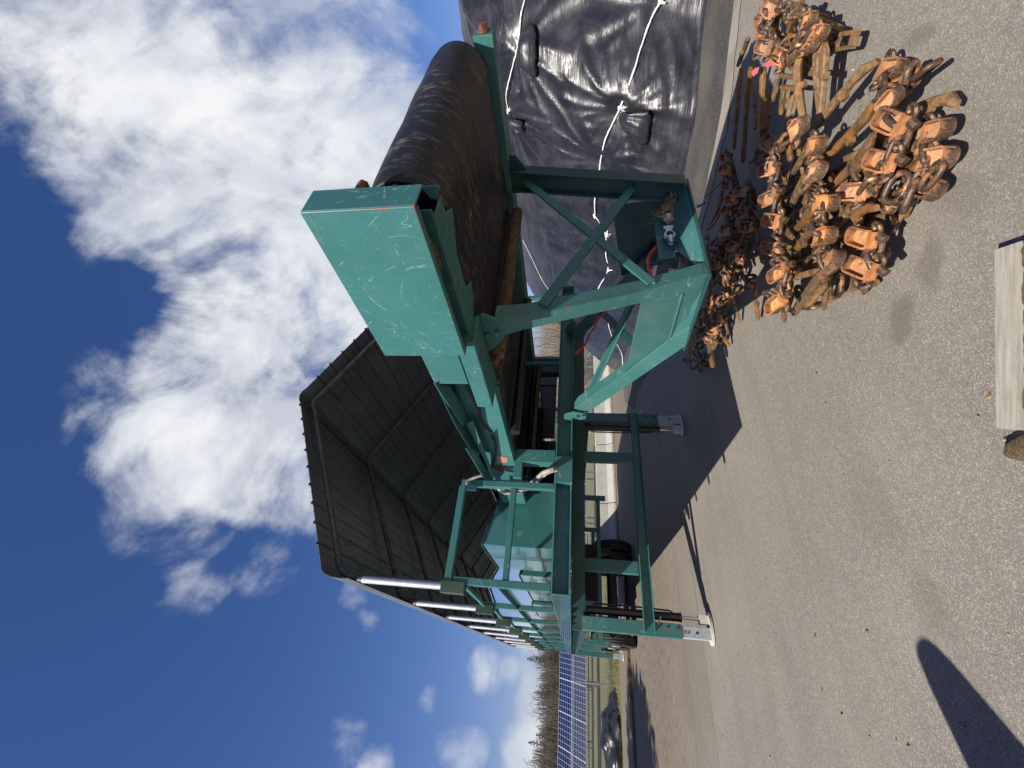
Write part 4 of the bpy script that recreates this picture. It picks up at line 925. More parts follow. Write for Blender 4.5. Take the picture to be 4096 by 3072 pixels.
def tyre_chains():
    rnd = random.Random(11)
    A = thing("tyre_chain", "largest rusty tyre chain with orange shoes turned up, heaped in full sun", "tyre chain", (2.3, 1.7, 0))
    r1 = cups(A, pair([(2.691,1.39,0.36),(2.579,1.256,0.36),(2.886,1.568,0.36),(3.146,1.623,0.36),(2.808,1.665,0.36),(3.096,1.878,0.36),(2.607,1.729,0.36),(2.807,1.931,0.36),(2.446,1.8,0.36),(2.751,1.985,0.36),(2.316,1.898,0.36),(2.622,2.086,0.36),(2.113,1.894,0.36),(2.216,2.09,0.36),(1.985,2.019,0.36),(2.044,2.183,0.36)]), rnd)
    r2 = cups(A, pair([(2.513,1.38,0.32),(2.346,1.265,0.32),(2.39,1.471,0.32),(2.225,1.317,0.32),(2.187,1.51,0.32),(2.033,1.399,0.32),(2.032,1.61,0.32),(1.865,1.438,0.32),(1.835,1.652,0.32),(1.772,1.495,0.32)]), rnd)
    r3 = cups(A, pair([(2.225,1.072,0.24),(2.164,0.955,0.24),(2.053,1.059,0.24),(2.229,1.099,0.24),(1.981,1.18,0.24),(2.174,1.253,0.24),(2.042,1.362,0.24),(2.194,1.474,0.24),(1.793,1.442,0.24),(1.964,1.527,0.24),(1.669,1.522,0.24),(1.833,1.602,0.24)]), rnd)
    r4 = cups(A, pair([(2.559,1.052,0.13),(2.383,0.977,0.13),(2.357,1.001,0.13),(2.246,0.982,0.13),(2.033,1.09,0.13),(1.907,0.999,0.13),(1.935,1.153,0.13),(1.794,1.058,0.13),(1.896,1.24,0.13),(1.722,1.172,0.13),(2.013,1.366,0.13),(1.905,1.391,0.13)]), rnd)
    for r in (r1, r2): chain_run(A, r, rnd)
    chain_run(A, [r4[0], r3[0], r3[1], r3[2], r3[3]], rnd); chain_run(A, r3[4:], rnd)
    chain_run(A, [r4[0], r4[1]], rnd, 1); chain_run(A, r4[2:], rnd, 2)
    tops = [(2.622,1.032,0.14),(2.481,1.156,0.14),(3.283,1.157,0.14),(3.538,1.311,0.14),(2.355,1.254,0.14),(2.921,1.565,0.14),(2.742,1.68,0.14),(2.544,1.742,0.14),(2.389,1.841,0.14),(1.965,0.946,0.14),(2.064,1.072,0.14),(1.963,1.143,0.14),(2.024,1.435,0.14),(2.208,1.489,0.14),(1.865,1.399,0.14)]
    tz = [.15, .26, .22, .26, .25, .31, .31, .31, .31, .10, .14, .14, .20, .22, .08]
    ends = [(2.626,1.343,0.3),(2.379,1.379,0.3),(2.597,1.293,0.3),(2.784,1.363,0.3),(2.171,1.381,0.3),(2.63,1.593,0.3),(2.484,1.714,0.3),(2.312,1.769,0.3),(2.211,1.86,0.3),(1.986,0.979,0.3),(1.85,1.049,0.3),(1.811,1.148,0.3),(1.927,1.491,0.3),(2.016,1.51,0.3),(1.818,1.389,0.3)]
    ez = [.22, .22, .18, .18, .20, .25, .24, .24, .24, .12, .10, .08, .12, .14, .06]
    eye = Vector((0, 0, 1.6))
    def atz(p, z): d = Vector(p) - eye; return eye + d * ((z - 1.6) / d.z)
    for a, az, e, ez_ in zip(tops, tz, ends, ez): bar(A, atz(a, az), atz(e, ez_), .044, .034, .47, rnd.choice((-.02, .025, .03)), rnd)
    big = [(1.816,1.642,0.33),(1.861,2.008,0.33)]; bar(A, big[0], atz(big[1], .10), .055, .045, .5, .01, rnd)
    low = [(2.04,2.081,0.05),(1.821,1.735,0.05)]; bar(A, low[0], low[1], .045, .04, .5, -.03, rnd)
    mid = [(2.141,1.975,0.3),(1.915,1.73,0.3),(2.517,1.839,0.3),(2.301,1.816,0.3),(2.85,1.495,0.3),(2.726,1.574,0.3),(1.859,1.941,0.3),(1.805,1.726,0.3)]; 
    for a, e in pair(mid): bar(A, a, e, .036, .028, 0, .01, rnd)
    drop(A, r1, rnd, (.2, 1, 0), .34); drop(A, r2, rnd, (-.1, 1, 0), .34); drop(A, r3, rnd, (.5, 1, 0), .4, .04); drop(A, r4, rnd, (.5, 1, 0), .3, .03)
    extra = [(2.272,0.974,0.17),(2.203,0.919,0.17),(1.944,1.281,0.17),(1.84,1.254,0.17),(1.804,1.144,0.17),(1.875,1.573,0.17),(1.756,1.535,0.17),(1.982,2.07,0.17),(2.153,2.209,0.17),(2.469,2.447,0.17),(3.519,1.983,0.17),(1.805,1.689,0.17),(1.907,1.839,0.17),(2.205,1.927,0.17),(2.143,2.129,0.17)]
    for p in extra: inst("chain_link", LINKME, A, frame((rnd.gauss(0, 1), rnd.gauss(0, 1), .1), (0, 0, 1), p, rnd.uniform(0, 3)) @ Matrix.Scale(rnd.uniform(1, 1.25), 4))
    # joining plate with two rivets
    jp = [(1.9,1.568,0.2),(1.707,1.481,0.2)]; b = MB(); a = Vector(jp[0]); e = Vector(jp[1]); b.beam(a, e, .055, .022)
    for q in (a.lerp(e, .12), a.lerp(e, .88)): b.cyl(q, q + Vector((0, 0, .018)), .016, 12); b.cyl(q + Vector((0, 0, -.011)), q + Vector((0, 0, .0111)), .0275, 16)
    b.build("joining_plate", 'link', A, smooth=True, bevel=0)

    hull = [Vector(p) for p in [(3.211,1.716,0.06),(2.528,1.294,0.06),(2.209,1.162,0.06),(2.003,1.295,0.06),(2.092,1.507,0.06),(1.938,1.692,0.06),(2.062,2.021,0.06),(2.42,2.482,0.06),(2.818,2.375,0.06),(3.433,2.272,0.06),(3.658,2.001,0.06)]]
    ctr_ = sum(hull, Vector()) / len(hull)
    for k in range(70):
        p = ctr_ + (rnd.choice(hull) - ctr_).lerp(rnd.choice(hull) - ctr_, rnd.random()) * rnd.uniform(.2, .95); inst('chain_link', LINKME, A, frame((rnd.gauss(0, 1), rnd.gauss(0, 1), .3), (0, 0, 1), (p.x, p.y, rnd.uniform(.05, .20)), rnd.uniform(0, 3)) @ Matrix.Scale(rnd.uniform(.95, 1.2), 4)) if k < 40 else None
        if k > 52: continue
        p = ctr_ + (rnd.choice(hull) - ctr_).lerp(rnd.choice(hull) - ctr_, rnd.random()) * rnd.uniform(.2, .95); z = rnd.uniform(.04, .17); d = Vector((rnd.gauss(.35, .35), rnd.gauss(.8, .35), rnd.gauss(0, .12))).normalized() * rnd.uniform(.14, .24)
        q1, q2 = Vector((p.x, p.y, z)) - d, Vector((p.x, p.y, z)) + d; q1.z = max(q1.z, .03); q2.z = max(q2.z, .03); bar(A, q1, q2, .038, .03, .5, rnd.uniform(-.02, .03), rnd)
    B = thing("tyre_chain", "rusty tyre chain with pink tape on it and long bars, at the pile's outer end", "tyre chain", (3.0, 1.2, 0))
    s1 = cups(B, pair([(3.832,1.153,0.3),(4.024,1.152,0.3),(3.924,1.241,0.3),(4.193,1.302,0.3),(3.831,1.275,0.3),(4.066,1.325,0.3),(3.681,1.308,0.3),(3.935,1.366,0.3),(3.349,1.261,0.3),(3.559,1.303,0.3)]), rnd, .25)
    s2 = cups(B, pair([(3.542,1.074,0.27),(3.475,1.013,0.27),(3.307,1.067,0.27),(3.174,1.002,0.27),(3.137,1.074,0.27),(3.001,1.02,0.27),(3.17,1.129,0.27),(3.032,1.085,0.27),(3.381,1.256,0.27),(3.237,1.211,0.27)]), rnd, .25)
    chain_run(B, s1, rnd, 3); chain_run(B, s2, rnd, 3); chain_run(B, [s1[0], s2[0]], rnd, 3); chain_run(B, [s1[-1], s2[-1]], rnd, 2)
    for p in [(4.174,1.264,0.26),(3.995,1.284,0.26),(3.892,1.324,0.26),(3.927,1.367,0.26),(3.72,1.286,0.26),(3.54,1.244,0.26),(3.328,1.197,0.26),(3.338,1.116,0.26),(3.233,1.069,0.26),(3.688,1.097,0.26),(3.426,1.06,0.26),(3.538,1.333,0.26),(3.986,1.453,0.26),(3.429,1.191,0.26)]:
        inst("chain_link", LINKME, B, frame((rnd.gauss(0, 1), rnd.gauss(0, 1), .2), (0, 0, 1), p, rnd.uniform(0, 3)))
    bt = [(3.293,1.212,0.24),(3.075,1.085,0.24),(3.834,1.483,0.24),(4.115,1.579,0.24),(3.907,1.175,0.24),(3.604,1.1,0.24),(4.39,1.484,0.24),(4.337,1.668,0.24)]
    be = [(3.126,1.59,0.12),(2.973,1.438,0.12),(3.718,1.976,0.12),(3.941,2.267,0.12),(4.137,1.429,0.12),(3.902,1.355,0.12),(4.839,1.836,0.12),(4.284,2.324,0.12)]
    for i, (a, e) in enumerate(zip(bt, be)): bar(B, a, e, .046, .036, .42 if i not in (4, 5) else 0, (.035, .035, .01, .03, 0, 0, .02, .02)[i], rnd)
    pl = [(3.298,1.146,0.12),(2.995,1.032,0.12),(2.968,1.09,0.12),(3.175,1.176,0.12)]; b = MB()
    b.beam(pl[0], pl[1], .022, .05); b.beam(pl[1], pl[2], .02, .045); b.beam(pl[2], pl[3], .02, .045); q = [Vector(p) for p in pl]
    b.plate([q[0], q[0].lerp(q[1], .6), q[3].lerp(q[2], .35), q[3]], (0, 0, .012)); b.build("end_bracket", 'bar', B, bevel=.003)
    und = [(3.867,1.577,0.1),(3.812,1.716,0.1),(3.681,1.572,0.1),(3.578,1.71,0.1),(3.506,1.545,0.1),(3.426,1.734,0.1),(4.344,1.781,0.1),(3.978,1.995,0.1),(3.91,1.709,0.1),(3.711,1.92,0.1)]
    for a, e in pair(und): bar(B, a, e, .038, .03, .5, .01, rnd)
    yb = [(3.731,1.504,0.15),(3.382,1.394,0.15),(3.635,1.541,0.15),(3.301,1.426,0.15),(3.278,1.325,0.15),(3.137,1.274,0.15)]; 
    for a, e in pair(yb): bar(B, a, e, .03, .024, 0, 0, rnd)
    for c in s1 + s2: bar(B, c - Vector((0, 0, .03)), c + Vector((rnd.gauss(0, .08), rnd.gauss(.1, .08), -.24)), .036, .028, .5, .01, rnd)
    tp = [(3.649,1.405,0.31),(3.581,1.344,0.31),(3.449,1.289,0.31),(3.435,1.32,0.31),(3.551,1.374,0.31)]; b = MB(); b.plate([Vector(p) + Vector((0, 0, rnd.uniform(-.008, .012))) for p in tp], (0, 0, .002))
    tp2 = [(3.883,1.526,0.3),(3.833,1.486,0.3),(3.76,1.45,0.3),(3.747,1.485,0.3),(3.795,1.524,0.3)]; b.plate([Vector(p) + Vector((0, 0, rnd.uniform(-.008, .012))) for p in tp2], (0, 0, .002))
    tag(b.build("flagging_tape", 'ribbon', loc=tp[0]), "scrap of pink flagging tape tied on rusty chain", "tape")

    Cc = thing("tyre_chain", "rusty tyre chain in the shade below the trailer hitch, behind the sunny heap", "tyre chain", (3.2, 3.0, 0))
    u1 = cups(Cc, pair([(4.038,2.264,0.24),(4.39,2.426,0.24),(3.907,2.314,0.24),(4.216,2.479,0.24),(3.716,2.34,0.24),(3.965,2.475,0.24),(3.515,2.349,0.24),(3.782,2.522,0.24),(3.542,2.48,0.24),(3.749,2.61,0.24),(3.433,2.61,0.24),(3.69,2.752,0.24),(3.557,2.87,0.24),(3.863,3.071,0.24),(3.351,2.927,0.24),(3.616,3.141,0.24),(3.094,2.854,0.24),(3.049,2.914,0.24),(3.004,2.91,0.24),(2.919,2.932,0.24)]), rnd, .3)
    u2 = cups(Cc, pair([(3.391,2.195,0.22),(3.581,2.303,0.22),(3.248,2.31,0.22),(3.492,2.489,0.22),(3.067,2.3,0.22),(3.256,2.437,0.22),(3.181,2.596,0.22),(3.413,2.757,0.22),(3.154,2.7,0.22),(3.261,2.694,0.22),(2.961,2.517,0.22),(3.134,2.626,0.22),(2.672,2.549,0.22),(2.737,2.632,0.22),(3.224,3.264,0.22),(3.315,3.448,0.22)]), rnd, .3)
    u3 = cups(Cc, pair([(3.456,3.827,0.2),(3.243,3.566,0.2),(2.967,3.252,0.2),(3.181,3.411,0.2),(3.409,3.974,0.2),(3.257,3.729,0.2),(2.977,3.447,0.2),(3.141,3.596,0.2),(3,3.618,0.2),(3.207,3.795,0.2),(3.382,3.651,0.2),(3.531,3.743,0.2)]), rnd, .3)
    for u in (u1, u2, u3): chain_run(Cc, u, rnd, 2)
    for u in (u1, u2, u3):
        for c in u: bar(Cc, c - Vector((0, 0, .03)), Vector((c.x + rnd.uniform(-.1, .2), c.y + rnd.uniform(.0, .4), .04)), .036, .028, .5, .015, rnd)
    hull = [Vector(p) for p in [(4.634,2.64,0.08),(3.809,2.371,0.08),(3.379,2.481,0.08),(3.177,2.714,0.08),(3.201,3.049,0.08),(3.322,3.458,0.08),(3.785,3.762,0.08),(4.278,3.553,0.08),(4.464,3.115,0.08),(3.149,3.516,0.08),(3.099,3.924,0.08)]]
    ctr_ = sum(hull, Vector()) / len(hull)
    for k in range(46):
        p = ctr_ + (rnd.choice(hull) - ctr_).lerp(rnd.choice(hull) - ctr_, rnd.random()) * rnd.uniform(.2, 1.0); z = rnd.uniform(.04, .20); d = Vector((rnd.gauss(.5, .5), rnd.gauss(.7, .4), rnd.gauss(0, .15))).normalized() * rnd.uniform(.14, .26)
        q1, q2 = Vector((p.x, p.y, z)) - d, Vector((p.x, p.y, z)) + d; q1.z = max(q1.z, .03); q2.z = max(q2.z, .03); bar(Cc, q1, q2, .036, .028, .5, rnd.uniform(-.02, .03), rnd)
    lb = [(3.458,4.107,0.2),(3.373,4.422,0.2),(3.01,3.644,0.2),(2.709,3.704,0.2),(2.875,3.48,0.2),(2.869,3.605,0.2)]; 
    for a, e in pair(lb): bar(Cc, a, e, .06, .045, 0, .01, rnd)
    for p in [(3.611,4.789,0.1),(3.395,4.59,0.1),(3.196,4.371,0.1),(3.112,4.19,0.1),(3.421,4.399,0.1),(3.42,4.234,0.1),(3.043,3.629,0.1),(2.916,3.895,0.1),(3.218,4.201,0.1)]: inst("chain_link", LINKME, Cc, frame((rnd.gauss(0, 1), rnd.gauss(0, 1), .2), (0, 0, 1), p, rnd.uniform(0, 3)) @ Matrix.Scale(1.2, 4))
    tb_ = [(4.674,3.064,0.14),(4.275,2.646,0.14),(4.27,3.221,0.14),(4.108,2.75,0.14),(4.193,3.136,0.14),(3.987,2.717,0.14),(4.852,3.303,0.14),(4.611,3.103,0.14)]
    for a, e in pair(tb_): bar(Cc, a, e, .03, .024, 0, .01, rnd)
tyre_chains()

# ------------------------------------------------------------------ film-covered heap, its ropes and hanging weights
import math as _m
MO = (6.53, 3.5); ME = (0.34, 0.9404); MN = (0.9404, -0.34)
def _lerp(x, xs, ys):
    if x <= xs[0]: return ys[0]
    for i in range(len(xs) - 1):
        if x <= xs[i + 1]:
            u = (x - xs[i]) / (xs[i + 1] - xs[i]); u = u * u * (3 - 2 * u) * .5 + u * .5
            return ys[i] + (ys[i + 1] - ys[i]) * u
    return ys[-1]
def m_tb(s): return _lerp(s, [-7, -3, -1.15, -.43, .42, 4, 8.6, 11.2, 12.6, 14, 15], [7.5, 3.6, 1.15, .12, -.18, -.5, -.6, -.2, .9, 3.0, 6])
def m_H(s): return _lerp(s, [-7, 4, 8, 11, 13, 15], [3.55, 3.75, 3.45, 2.5, 1.2, .2])
def m_z(s, t):
    q = (t - m_tb(s)) / 3.4
    if q <= 0: return 0.0
    q = min(q, 1.0)
    return m_H(s) * _m.sin(_m.pi / 2 * q) ** .82
def m_xy(s, t): return (MO[0] + ME[0] * s + MN[0] * t, MO[1] + ME[1] * s + MN[1] * t)

TIES = [(-0.524, 1.696), (0.568, 1.58), (-0.296, 0.528), (0.56, 0.382), (-1.118, 1.331), (2.242, 0.094), (3.37, -0.092)]
def wrinkle(s, t):
    x, y = m_xy(s, t); z = m_z(s, t)
    d = .022 * fbm(s * .7, t * .8, z * .8, 2) + .012 * (1 - abs(fbm(s * .55 + z * .3, z * 6.5, 2, 2))) + .007 * (1 - abs(fbm(s * 1.6 + z, z * 15, 5, 2))) + .003 * fbm(s * 6, t * 6, z * 8, 2)
    # slack horizontal folds low down, and pleats fanning from every tie
    best = None
    for k, (a, b) in enumerate(TIES):
        ds, dt = s - a, (z - m_z(a, b)) + .5 * (t - b); r = math.hypot(ds, dt)
        if best is None or r < best[0]: best = (r, ds, dt, k)
    r, ds, dt, k = best
    if r < 3.2:
        ang = math.atan2(dt, ds)
        pl = abs(math.sin(ang * (9 + k % 3) + 1.6 * fbm(ang * 2.5, r * .5, k, 2)))
        d += (.045 * (1 - pl) ** 1.6 - .012) * math.exp(-((r - .5) / 1.15) ** 2) * min(1, r * 2.5) - .07 * math.exp(-(r / .14) ** 2)
    low = max(0, 1 - z / 1.1); d += low * .06 * fbm(s * 2.2, z * 5, 7, 3)
    return d
def m_t(s, z): return m_tb(s) + 3.4 * math.asin(min(1, (max(z, .01) / m_H(s)) ** (1 / .82))) * 2 / math.pi
def m_point(s, t, lift=0.0):
    z = m_z(s, t); e = .03
    dzs = (m_z(s + e, t) - z) / e; dzt = (m_z(s, t + e) - z) / e
    n = Vector((-dzs, -dzt, 1)).normalized()
    nw = Vector((ME[0] * n.x + MN[0] * n.y, ME[1] * n.x + MN[1] * n.y, n.z))
    if nw.z < .25: nw.z = .25; nw.normalize()
    x, y = m_xy(s, t); return Vector((x, y, z)) + nw * (wrinkle(s, t) * min(1, .25 + z) + lift)
def mound():
    vs = []; fs = []; ns, nt = 620, 200
    for i in range(ns + 1):
        s = -6.5 + 21.0 * i / ns; tb = m_tb(s)
        for j in range(nt + 1):
            q = (j / nt) ** 1.35
            if j == 0:
                x, y = m_xy(s, tb - .10 - .06 * fbm(s * 3, 0, 3)); vs.append((x, y, .006)); continue
            vs.append(m_point(s, tb + .004 + 7.0 * q))
    w = nt + 1
    for i in range(ns):
        for j in range(nt): fs.append((i * w + j, i * w + j + 1, (i + 1) * w + j + 1, (i + 1) * w + j))
    b = MB(); b.add(vs, fs)
    tag(b.build("covered_heap", 'tarp', loc=(*m_xy(4, 3), 0), smooth='all'), "huge heap under shiny black plastic film behind the trailer", "covered heap")
    def rope(pts, label, r=.017, lift=.03):
        P3 = [m_point(s, t, lift) for s, t in pts]; sp = smooth_path(P3, 8); r *= .72; rr_ = random.Random(len(sp)); sp = [q + Vector((rr_.gauss(0, .0015), rr_.gauss(0, .0015), rr_.gauss(0, .0025))) for q in sp]
        b = MB(); b.tube(sp, [r * rr_.uniform(.75, 1.2) for _ in sp], 8)
        tag(b.build("rope", 'rope', loc=sp[0], smooth='all'), label, "rope", "white ropes over the black film")
    rope([(-1.128, 1.333), (-0.998, 1.232), (-0.826, 1.003), (-0.629, 0.717), (-0.296, 0.528), (0.121, 0.438), (0.56, 0.382), (0.845, 0.356), (1.294, 0.327), (1.887, 0.265), (1.804, 0.279), (2.244, 0.112), (2.788, 0.006), (3.388, -0.082), (4.362, -0.046), (4.633, -0.083)], "lowest white rope, running along the heap's side at waist height", .018)
    rope([(-0.833, 2.069), (-0.721, 1.924), (-0.524, 1.696), (-0.191, 1.613), (0.187, 1.563), (0.568, 1.58), (1.012, 1.615)], "middle white rope, passing just right of the conveyor's end bolt", .016)
    rope([(-0.401, 2.9)], "topmost white rope, near the crest of the heap", .014)
    rope([(4.164, 1.307), (4.661, 1.202), (5.129, 1.136), (5.6, 1.016), (5.796, 0.94), (6.115, 0.8)], "thin white rope down the heap's far end", .012)
    rope([(5.85, -0.251), (6.73, -0.363), (7.371, -0.492), (7.982, -0.571), (8.323, -0.846)], "white rope seen low through the hitch frame", .016)
    def tie(p, seed, label, n=5):
        rnd = random.Random(seed); c = m_point(*p, .035); b = MB()
        for k in range(n):
            d = Vector((rnd.gauss(-.3, .5), rnd.gauss(-.1, .4), rnd.gauss(-.5, .5))).normalized()
            b.tube([c, c + d * .045, c + d * rnd.uniform(.06, .10) + Vector((0, 0, -.03))], [.014, .012, .008], 6)
        b.tube([c + Vector((0, 0, -.03)), c + Vector((-.01, 0, .03))], .03, 8)
        tag(b.build("rope_knot", 'rope', loc=c, smooth='all'), label, "rope knot", "knots in the white ropes")
    names = ["white rope knot with loose ends above the kite-shaped flap", "small white rope knot beside the conveyor frame", "big white rope knot above the hanging black bag", "white rope knot where the film folds meet", "white rope knot at the picture's right edge", "white rope knot behind the hitch cross brace", "lower white rope knot behind the hitch cross brace"]
    for k, p in enumerate(TIES):
        if k != 3: tie(p, 40 + k, names[k])
    def bag(a, label, w=.42, l=.55, seed=1):
        # film gathered at the knot and swelling into a weighted pouch
        rnd = random.Random(seed); c = m_point(*a, .04)
        vs = []; fs = []; n = 28; rows = 16
        for i in range(rows + 1):
            v = i / rows; wd = w * (.12 + .88 * v ** .75) * (1 if v < .9 else 1 - (v - .9) * 3); th = .10 * math.sin(math.pi * min(1, v * .95 + .05)) ** .7 + .01
            zz = m_z(*a) - l * v * .85
            for j in range(n):
                t = 2 * math.pi * j / n; pl = 1 + .14 * math.sin(t * 7 + v * 2) * (1 - v * .6) + .05 * fbm(v * 4, math.cos(t) * 2, seed)
                sa = a[0] + wd / 2 * math.cos(t) * pl; vs.append(m_point(sa, m_t(sa, zz), .05 + th / 2 + th / 2 * math.sin(t) * pl))
        for i in range(rows):
            for j in range(n): fs.append((i * n + j, i * n + (j + 1) % n, (i + 1) * n + (j + 1) % n, (i + 1) * n + j))
        fs.append(tuple(rows * n + j for j in range(n)))
        b = MB(); b.add(vs, fs); tag(b.build("weight_bag", 'tarp', loc=c, smooth='all'), label, "weight bag", "black weight bags hung on the ropes")
    bag([(-0.214, 0.489)][0], "large black weight bag hanging from the lowest rope", .50, .52, 2)
    bag([(-0.494, 1.638)][0], "kite-shaped black weight bag on the middle rope", .46, .36, 3)
    bag([(0.582, 1.546)][0], "flat black weight bag beside the conveyor's far frame", .30, .36, 4)
mound()

# ------------------------------------------------------------------ barriers, fence, solar tables
def barrier_mesh(L):
    sec = [(-.30, 0), (-.30, .08), (-.16, .30), (-.09, .72), (.09, .72), (.16, .30), (.30, .08), (.30, 0)]
    b = MB(); k = 10; n = len(sec); vs = []; fs = []
    for i in range(k + 1):
        x = L * i / k
        for (y, z) in sec: vs.append((x, y + .006 * fbm(x * 2, y * 9, z * 5), z))
    for i in range(k):
        for j in range(n - 1): fs.append((i * n + j, i * n + j + 1, (i + 1) * n + j + 1, (i + 1) * n + j))
    fs += [tuple(range(n)), tuple(k * n + j for j in range(n))]
    return b.add(vs, fs)
def barriers():
    xs = [2.95, 5.41, 7.87, 10.05, 12.26, 17.2]
    lab = ["concrete barrier segment at the row's left end, partly in trailer shade", "concrete barrier segment right of the trailer's rear leg", "concrete barrier segment seen between the front legs",
           "concrete barrier segment just left of the lettered one", "concrete barrier segment with dark stencilled letters at the heap's foot"]
    for a, e, l in zip(xs, xs[1:], lab):
        t = thing("concrete_barrier", l, "barrier", (a, 16.32, 0), "concrete barriers along the pavement edge")
        mb = barrier_mesh(e - a - .035); mb.v = [(v[0] + a + .015, v[1] + 16.32, v[2]) for v in mb.v]
        mb.build("body", 'concrete', t, bevel=.015)
    text_mesh("IRD", .24, .002, 'ink', Matrix.Translation((12.72, 16.185, .50)) @ Matrix.Rotation(R(80), 4, 'X'), t, "stencil_letters")
barriers()
def fence():
    F = thing("chain_link_fence", "grey chain-link fence with thin posts along the pavement edge", "fence", (6, 19, 0))
    y = 19.0; x0, x1 = -9.0, 24.0; H = 1.52; d = .085
    b = MB()
    def wire(p, q, r=.0038): b.beam(p, q, r * 2, r * 2, (0, 1, 0))
    n = int((x1 - x0) / d)
    for i in range(-int(H / d), n):
        xa = x0 + i * d
        za, zb = .05, H; xs, xe = xa, xa + (H - .05)
        if xs < x0: za += x0 - xs; xs = x0
        if xe > x1: zb -= xe - x1; xe = x1
        if zb > za: wire((xs, y, za), (xe, y, zb)); wire((x0 + x1 - xs, y + .004, za), (x0 + x1 - xe, y + .004, zb))
    b.build("wire_mesh", 'wire', F, recalc=False)
    b = MB(); b.cyl((x0, y, H), (x1, y, H), .016, 8); b.build("top_rail", 'wire', F, smooth=True)
    for x in (-6.4, -3.35, -.33, 1.9, 4.78, 7.84, 10.9, 13.9, 16.9, 20, 23):
        b = MB(); b.cyl((x, y + .03, 0), (x, y + .03, H + .05), .028, 10); b.build("post", 'wire', F, smooth=True)
fence()
def solar(x0, y0, ang, n, label, zb=.85, zt=2.26, wmod=1.0):
    r = Vector((math.cos(ang), math.sin(ang), 0)); back = Vector((-math.sin(ang), math.cos(ang), 0))
    t = thing("solar_table", label, "solar panels", (x0, y0, 0), "tables of blue solar panels beyond the fence")
    slope = (back * 2.6 + Vector((0, 0, zt - zb))).normalized(); Lh = math.hypot(2.6, zt - zb) / 2
    nrm = r.cross(slope).normalized(); O = Vector((x0, y0, zb))
    for k in range(n):
        for row in range(2):
            a = O + r * (k * wmod) + slope * (row * (Lh + .02)); e1 = r * (wmod - .02); e2 = slope * (Lh - .02)
            me = bpy.data.meshes.new("panel"); off = Vector(t.location)
            me.from_pydata([tuple(v - off) for v in (a, a + e1, a + e1 + e2, a + e2)], [], [(0, 1, 2, 3)])
            uv = me.uv_layers.new(); 
            for li, c in zip(range(4), ((.01, .01), (wmod - .03, .01), (wmod - .03, Lh - .03), (.01, Lh - .03))): uv.data[li].uv = c
            me.materials.append(M['cells']); o = bpy.data.objects.new("panel", me); col.objects.link(o); o.parent = t
            b = MB(); w_ = .022
            for p, q in ((a, a + e1), (a + e1, a + e1 + e2), (a + e1 + e2, a + e2), (a + e2, a)): b.beam(p, q, w_, .04, nrm)
            b.build("frame", 'panel_frame', o)
    for k in range(0, n + 1, 3):
        b = MB(); p = O + r * (k * wmod) + slope * (Lh * .45); p2 = O + r * (k * wmod) + slope * (Lh * 1.6)
        b.beam((p.x, p.y, 0), p, .09, .09, (0, 1, 0)); b.beam((p2.x, p2.y, 0), p2, .09, .09, (0, 1, 0)); b.build("leg", 'galv_dull', t)
    b = MB()
    for q in (.4, 1.6): b.beam(O + slope * (Lh * q) - nrm * .05, O + slope * (Lh * q) + r * (n * wmod) - nrm * .05, .06, .08)
    b.build("purlin", 'galv_dull', t)
    return t
solar(-9.6, 27.6, R(-5), 9, "large blue solar table at the left, in full view beyond the fence", wmod=1.5)
solar(-16, 36, R(-5), 24, "second row of blue solar tables, behind the first", wmod=1.0)
solar(-16, 44.5, R(-5), 26, "third row of blue solar tables, farther back", wmod=1.0)
solar(5.0, 26.6, R(-3), 7, "blue solar table seen below the trailer deck", zb=.80, wmod=1.0)
solar(15.5, 27.5, R(4), 12, "far blue solar table seen through the hitch frame", zb=1.02, zt=2.4, wmod=1.0)

# ------------------------------------------------------------------ trees and brush
def bare_tree(seed, H, mat):
    rnd = random.Random(seed); tr = MB(); cr = MB()
    def seg(mb, p, q, r0, r1, n): mb.tube([p, q], [r0, r1], n)
    top = Vector((rnd.gauss(0, .4), rnd.gauss(0, .4), H * .92)); tr.tube([(0, 0, 0), Vector((0, 0, 0)).lerp(top, .5) + Vector((rnd.gauss(0, .2), 0, 0)), top], [H * .014, H * .009, .02], 6)
    def grow(p, d, L, r, lev):
        q = p + d * L; seg(cr, p, q, r, r * .6, 4 if lev < 2 else 3)
        if lev >= 3: return
        for i in range(rnd.choice((2, 3, 3, 4))):
            d2 = (d + Vector((rnd.gauss(0, .5), rnd.gauss(0, .5), rnd.gauss(.18, .35)))).normalized()
            grow(p.lerp(q, rnd.uniform(.4, 1)), d2, L * rnd.uniform(.5, .8), r * .55, lev + 1)
    for i in range(26):
        f = .18 + .8 * i / 26; p = Vector((0, 0, 0)).lerp(top, f); a = i * 2.4 + rnd.uniform(-.4, .4)
        d = Vector((math.cos(a), math.sin(a), rnd.uniform(.5, 1.3))).normalized()
        grow(p, d, H * .20 * (1.15 - f * .75) * rnd.uniform(.7, 1.2), H * .0045 * (1.2 - f * .7), 0)
    return tr, cr
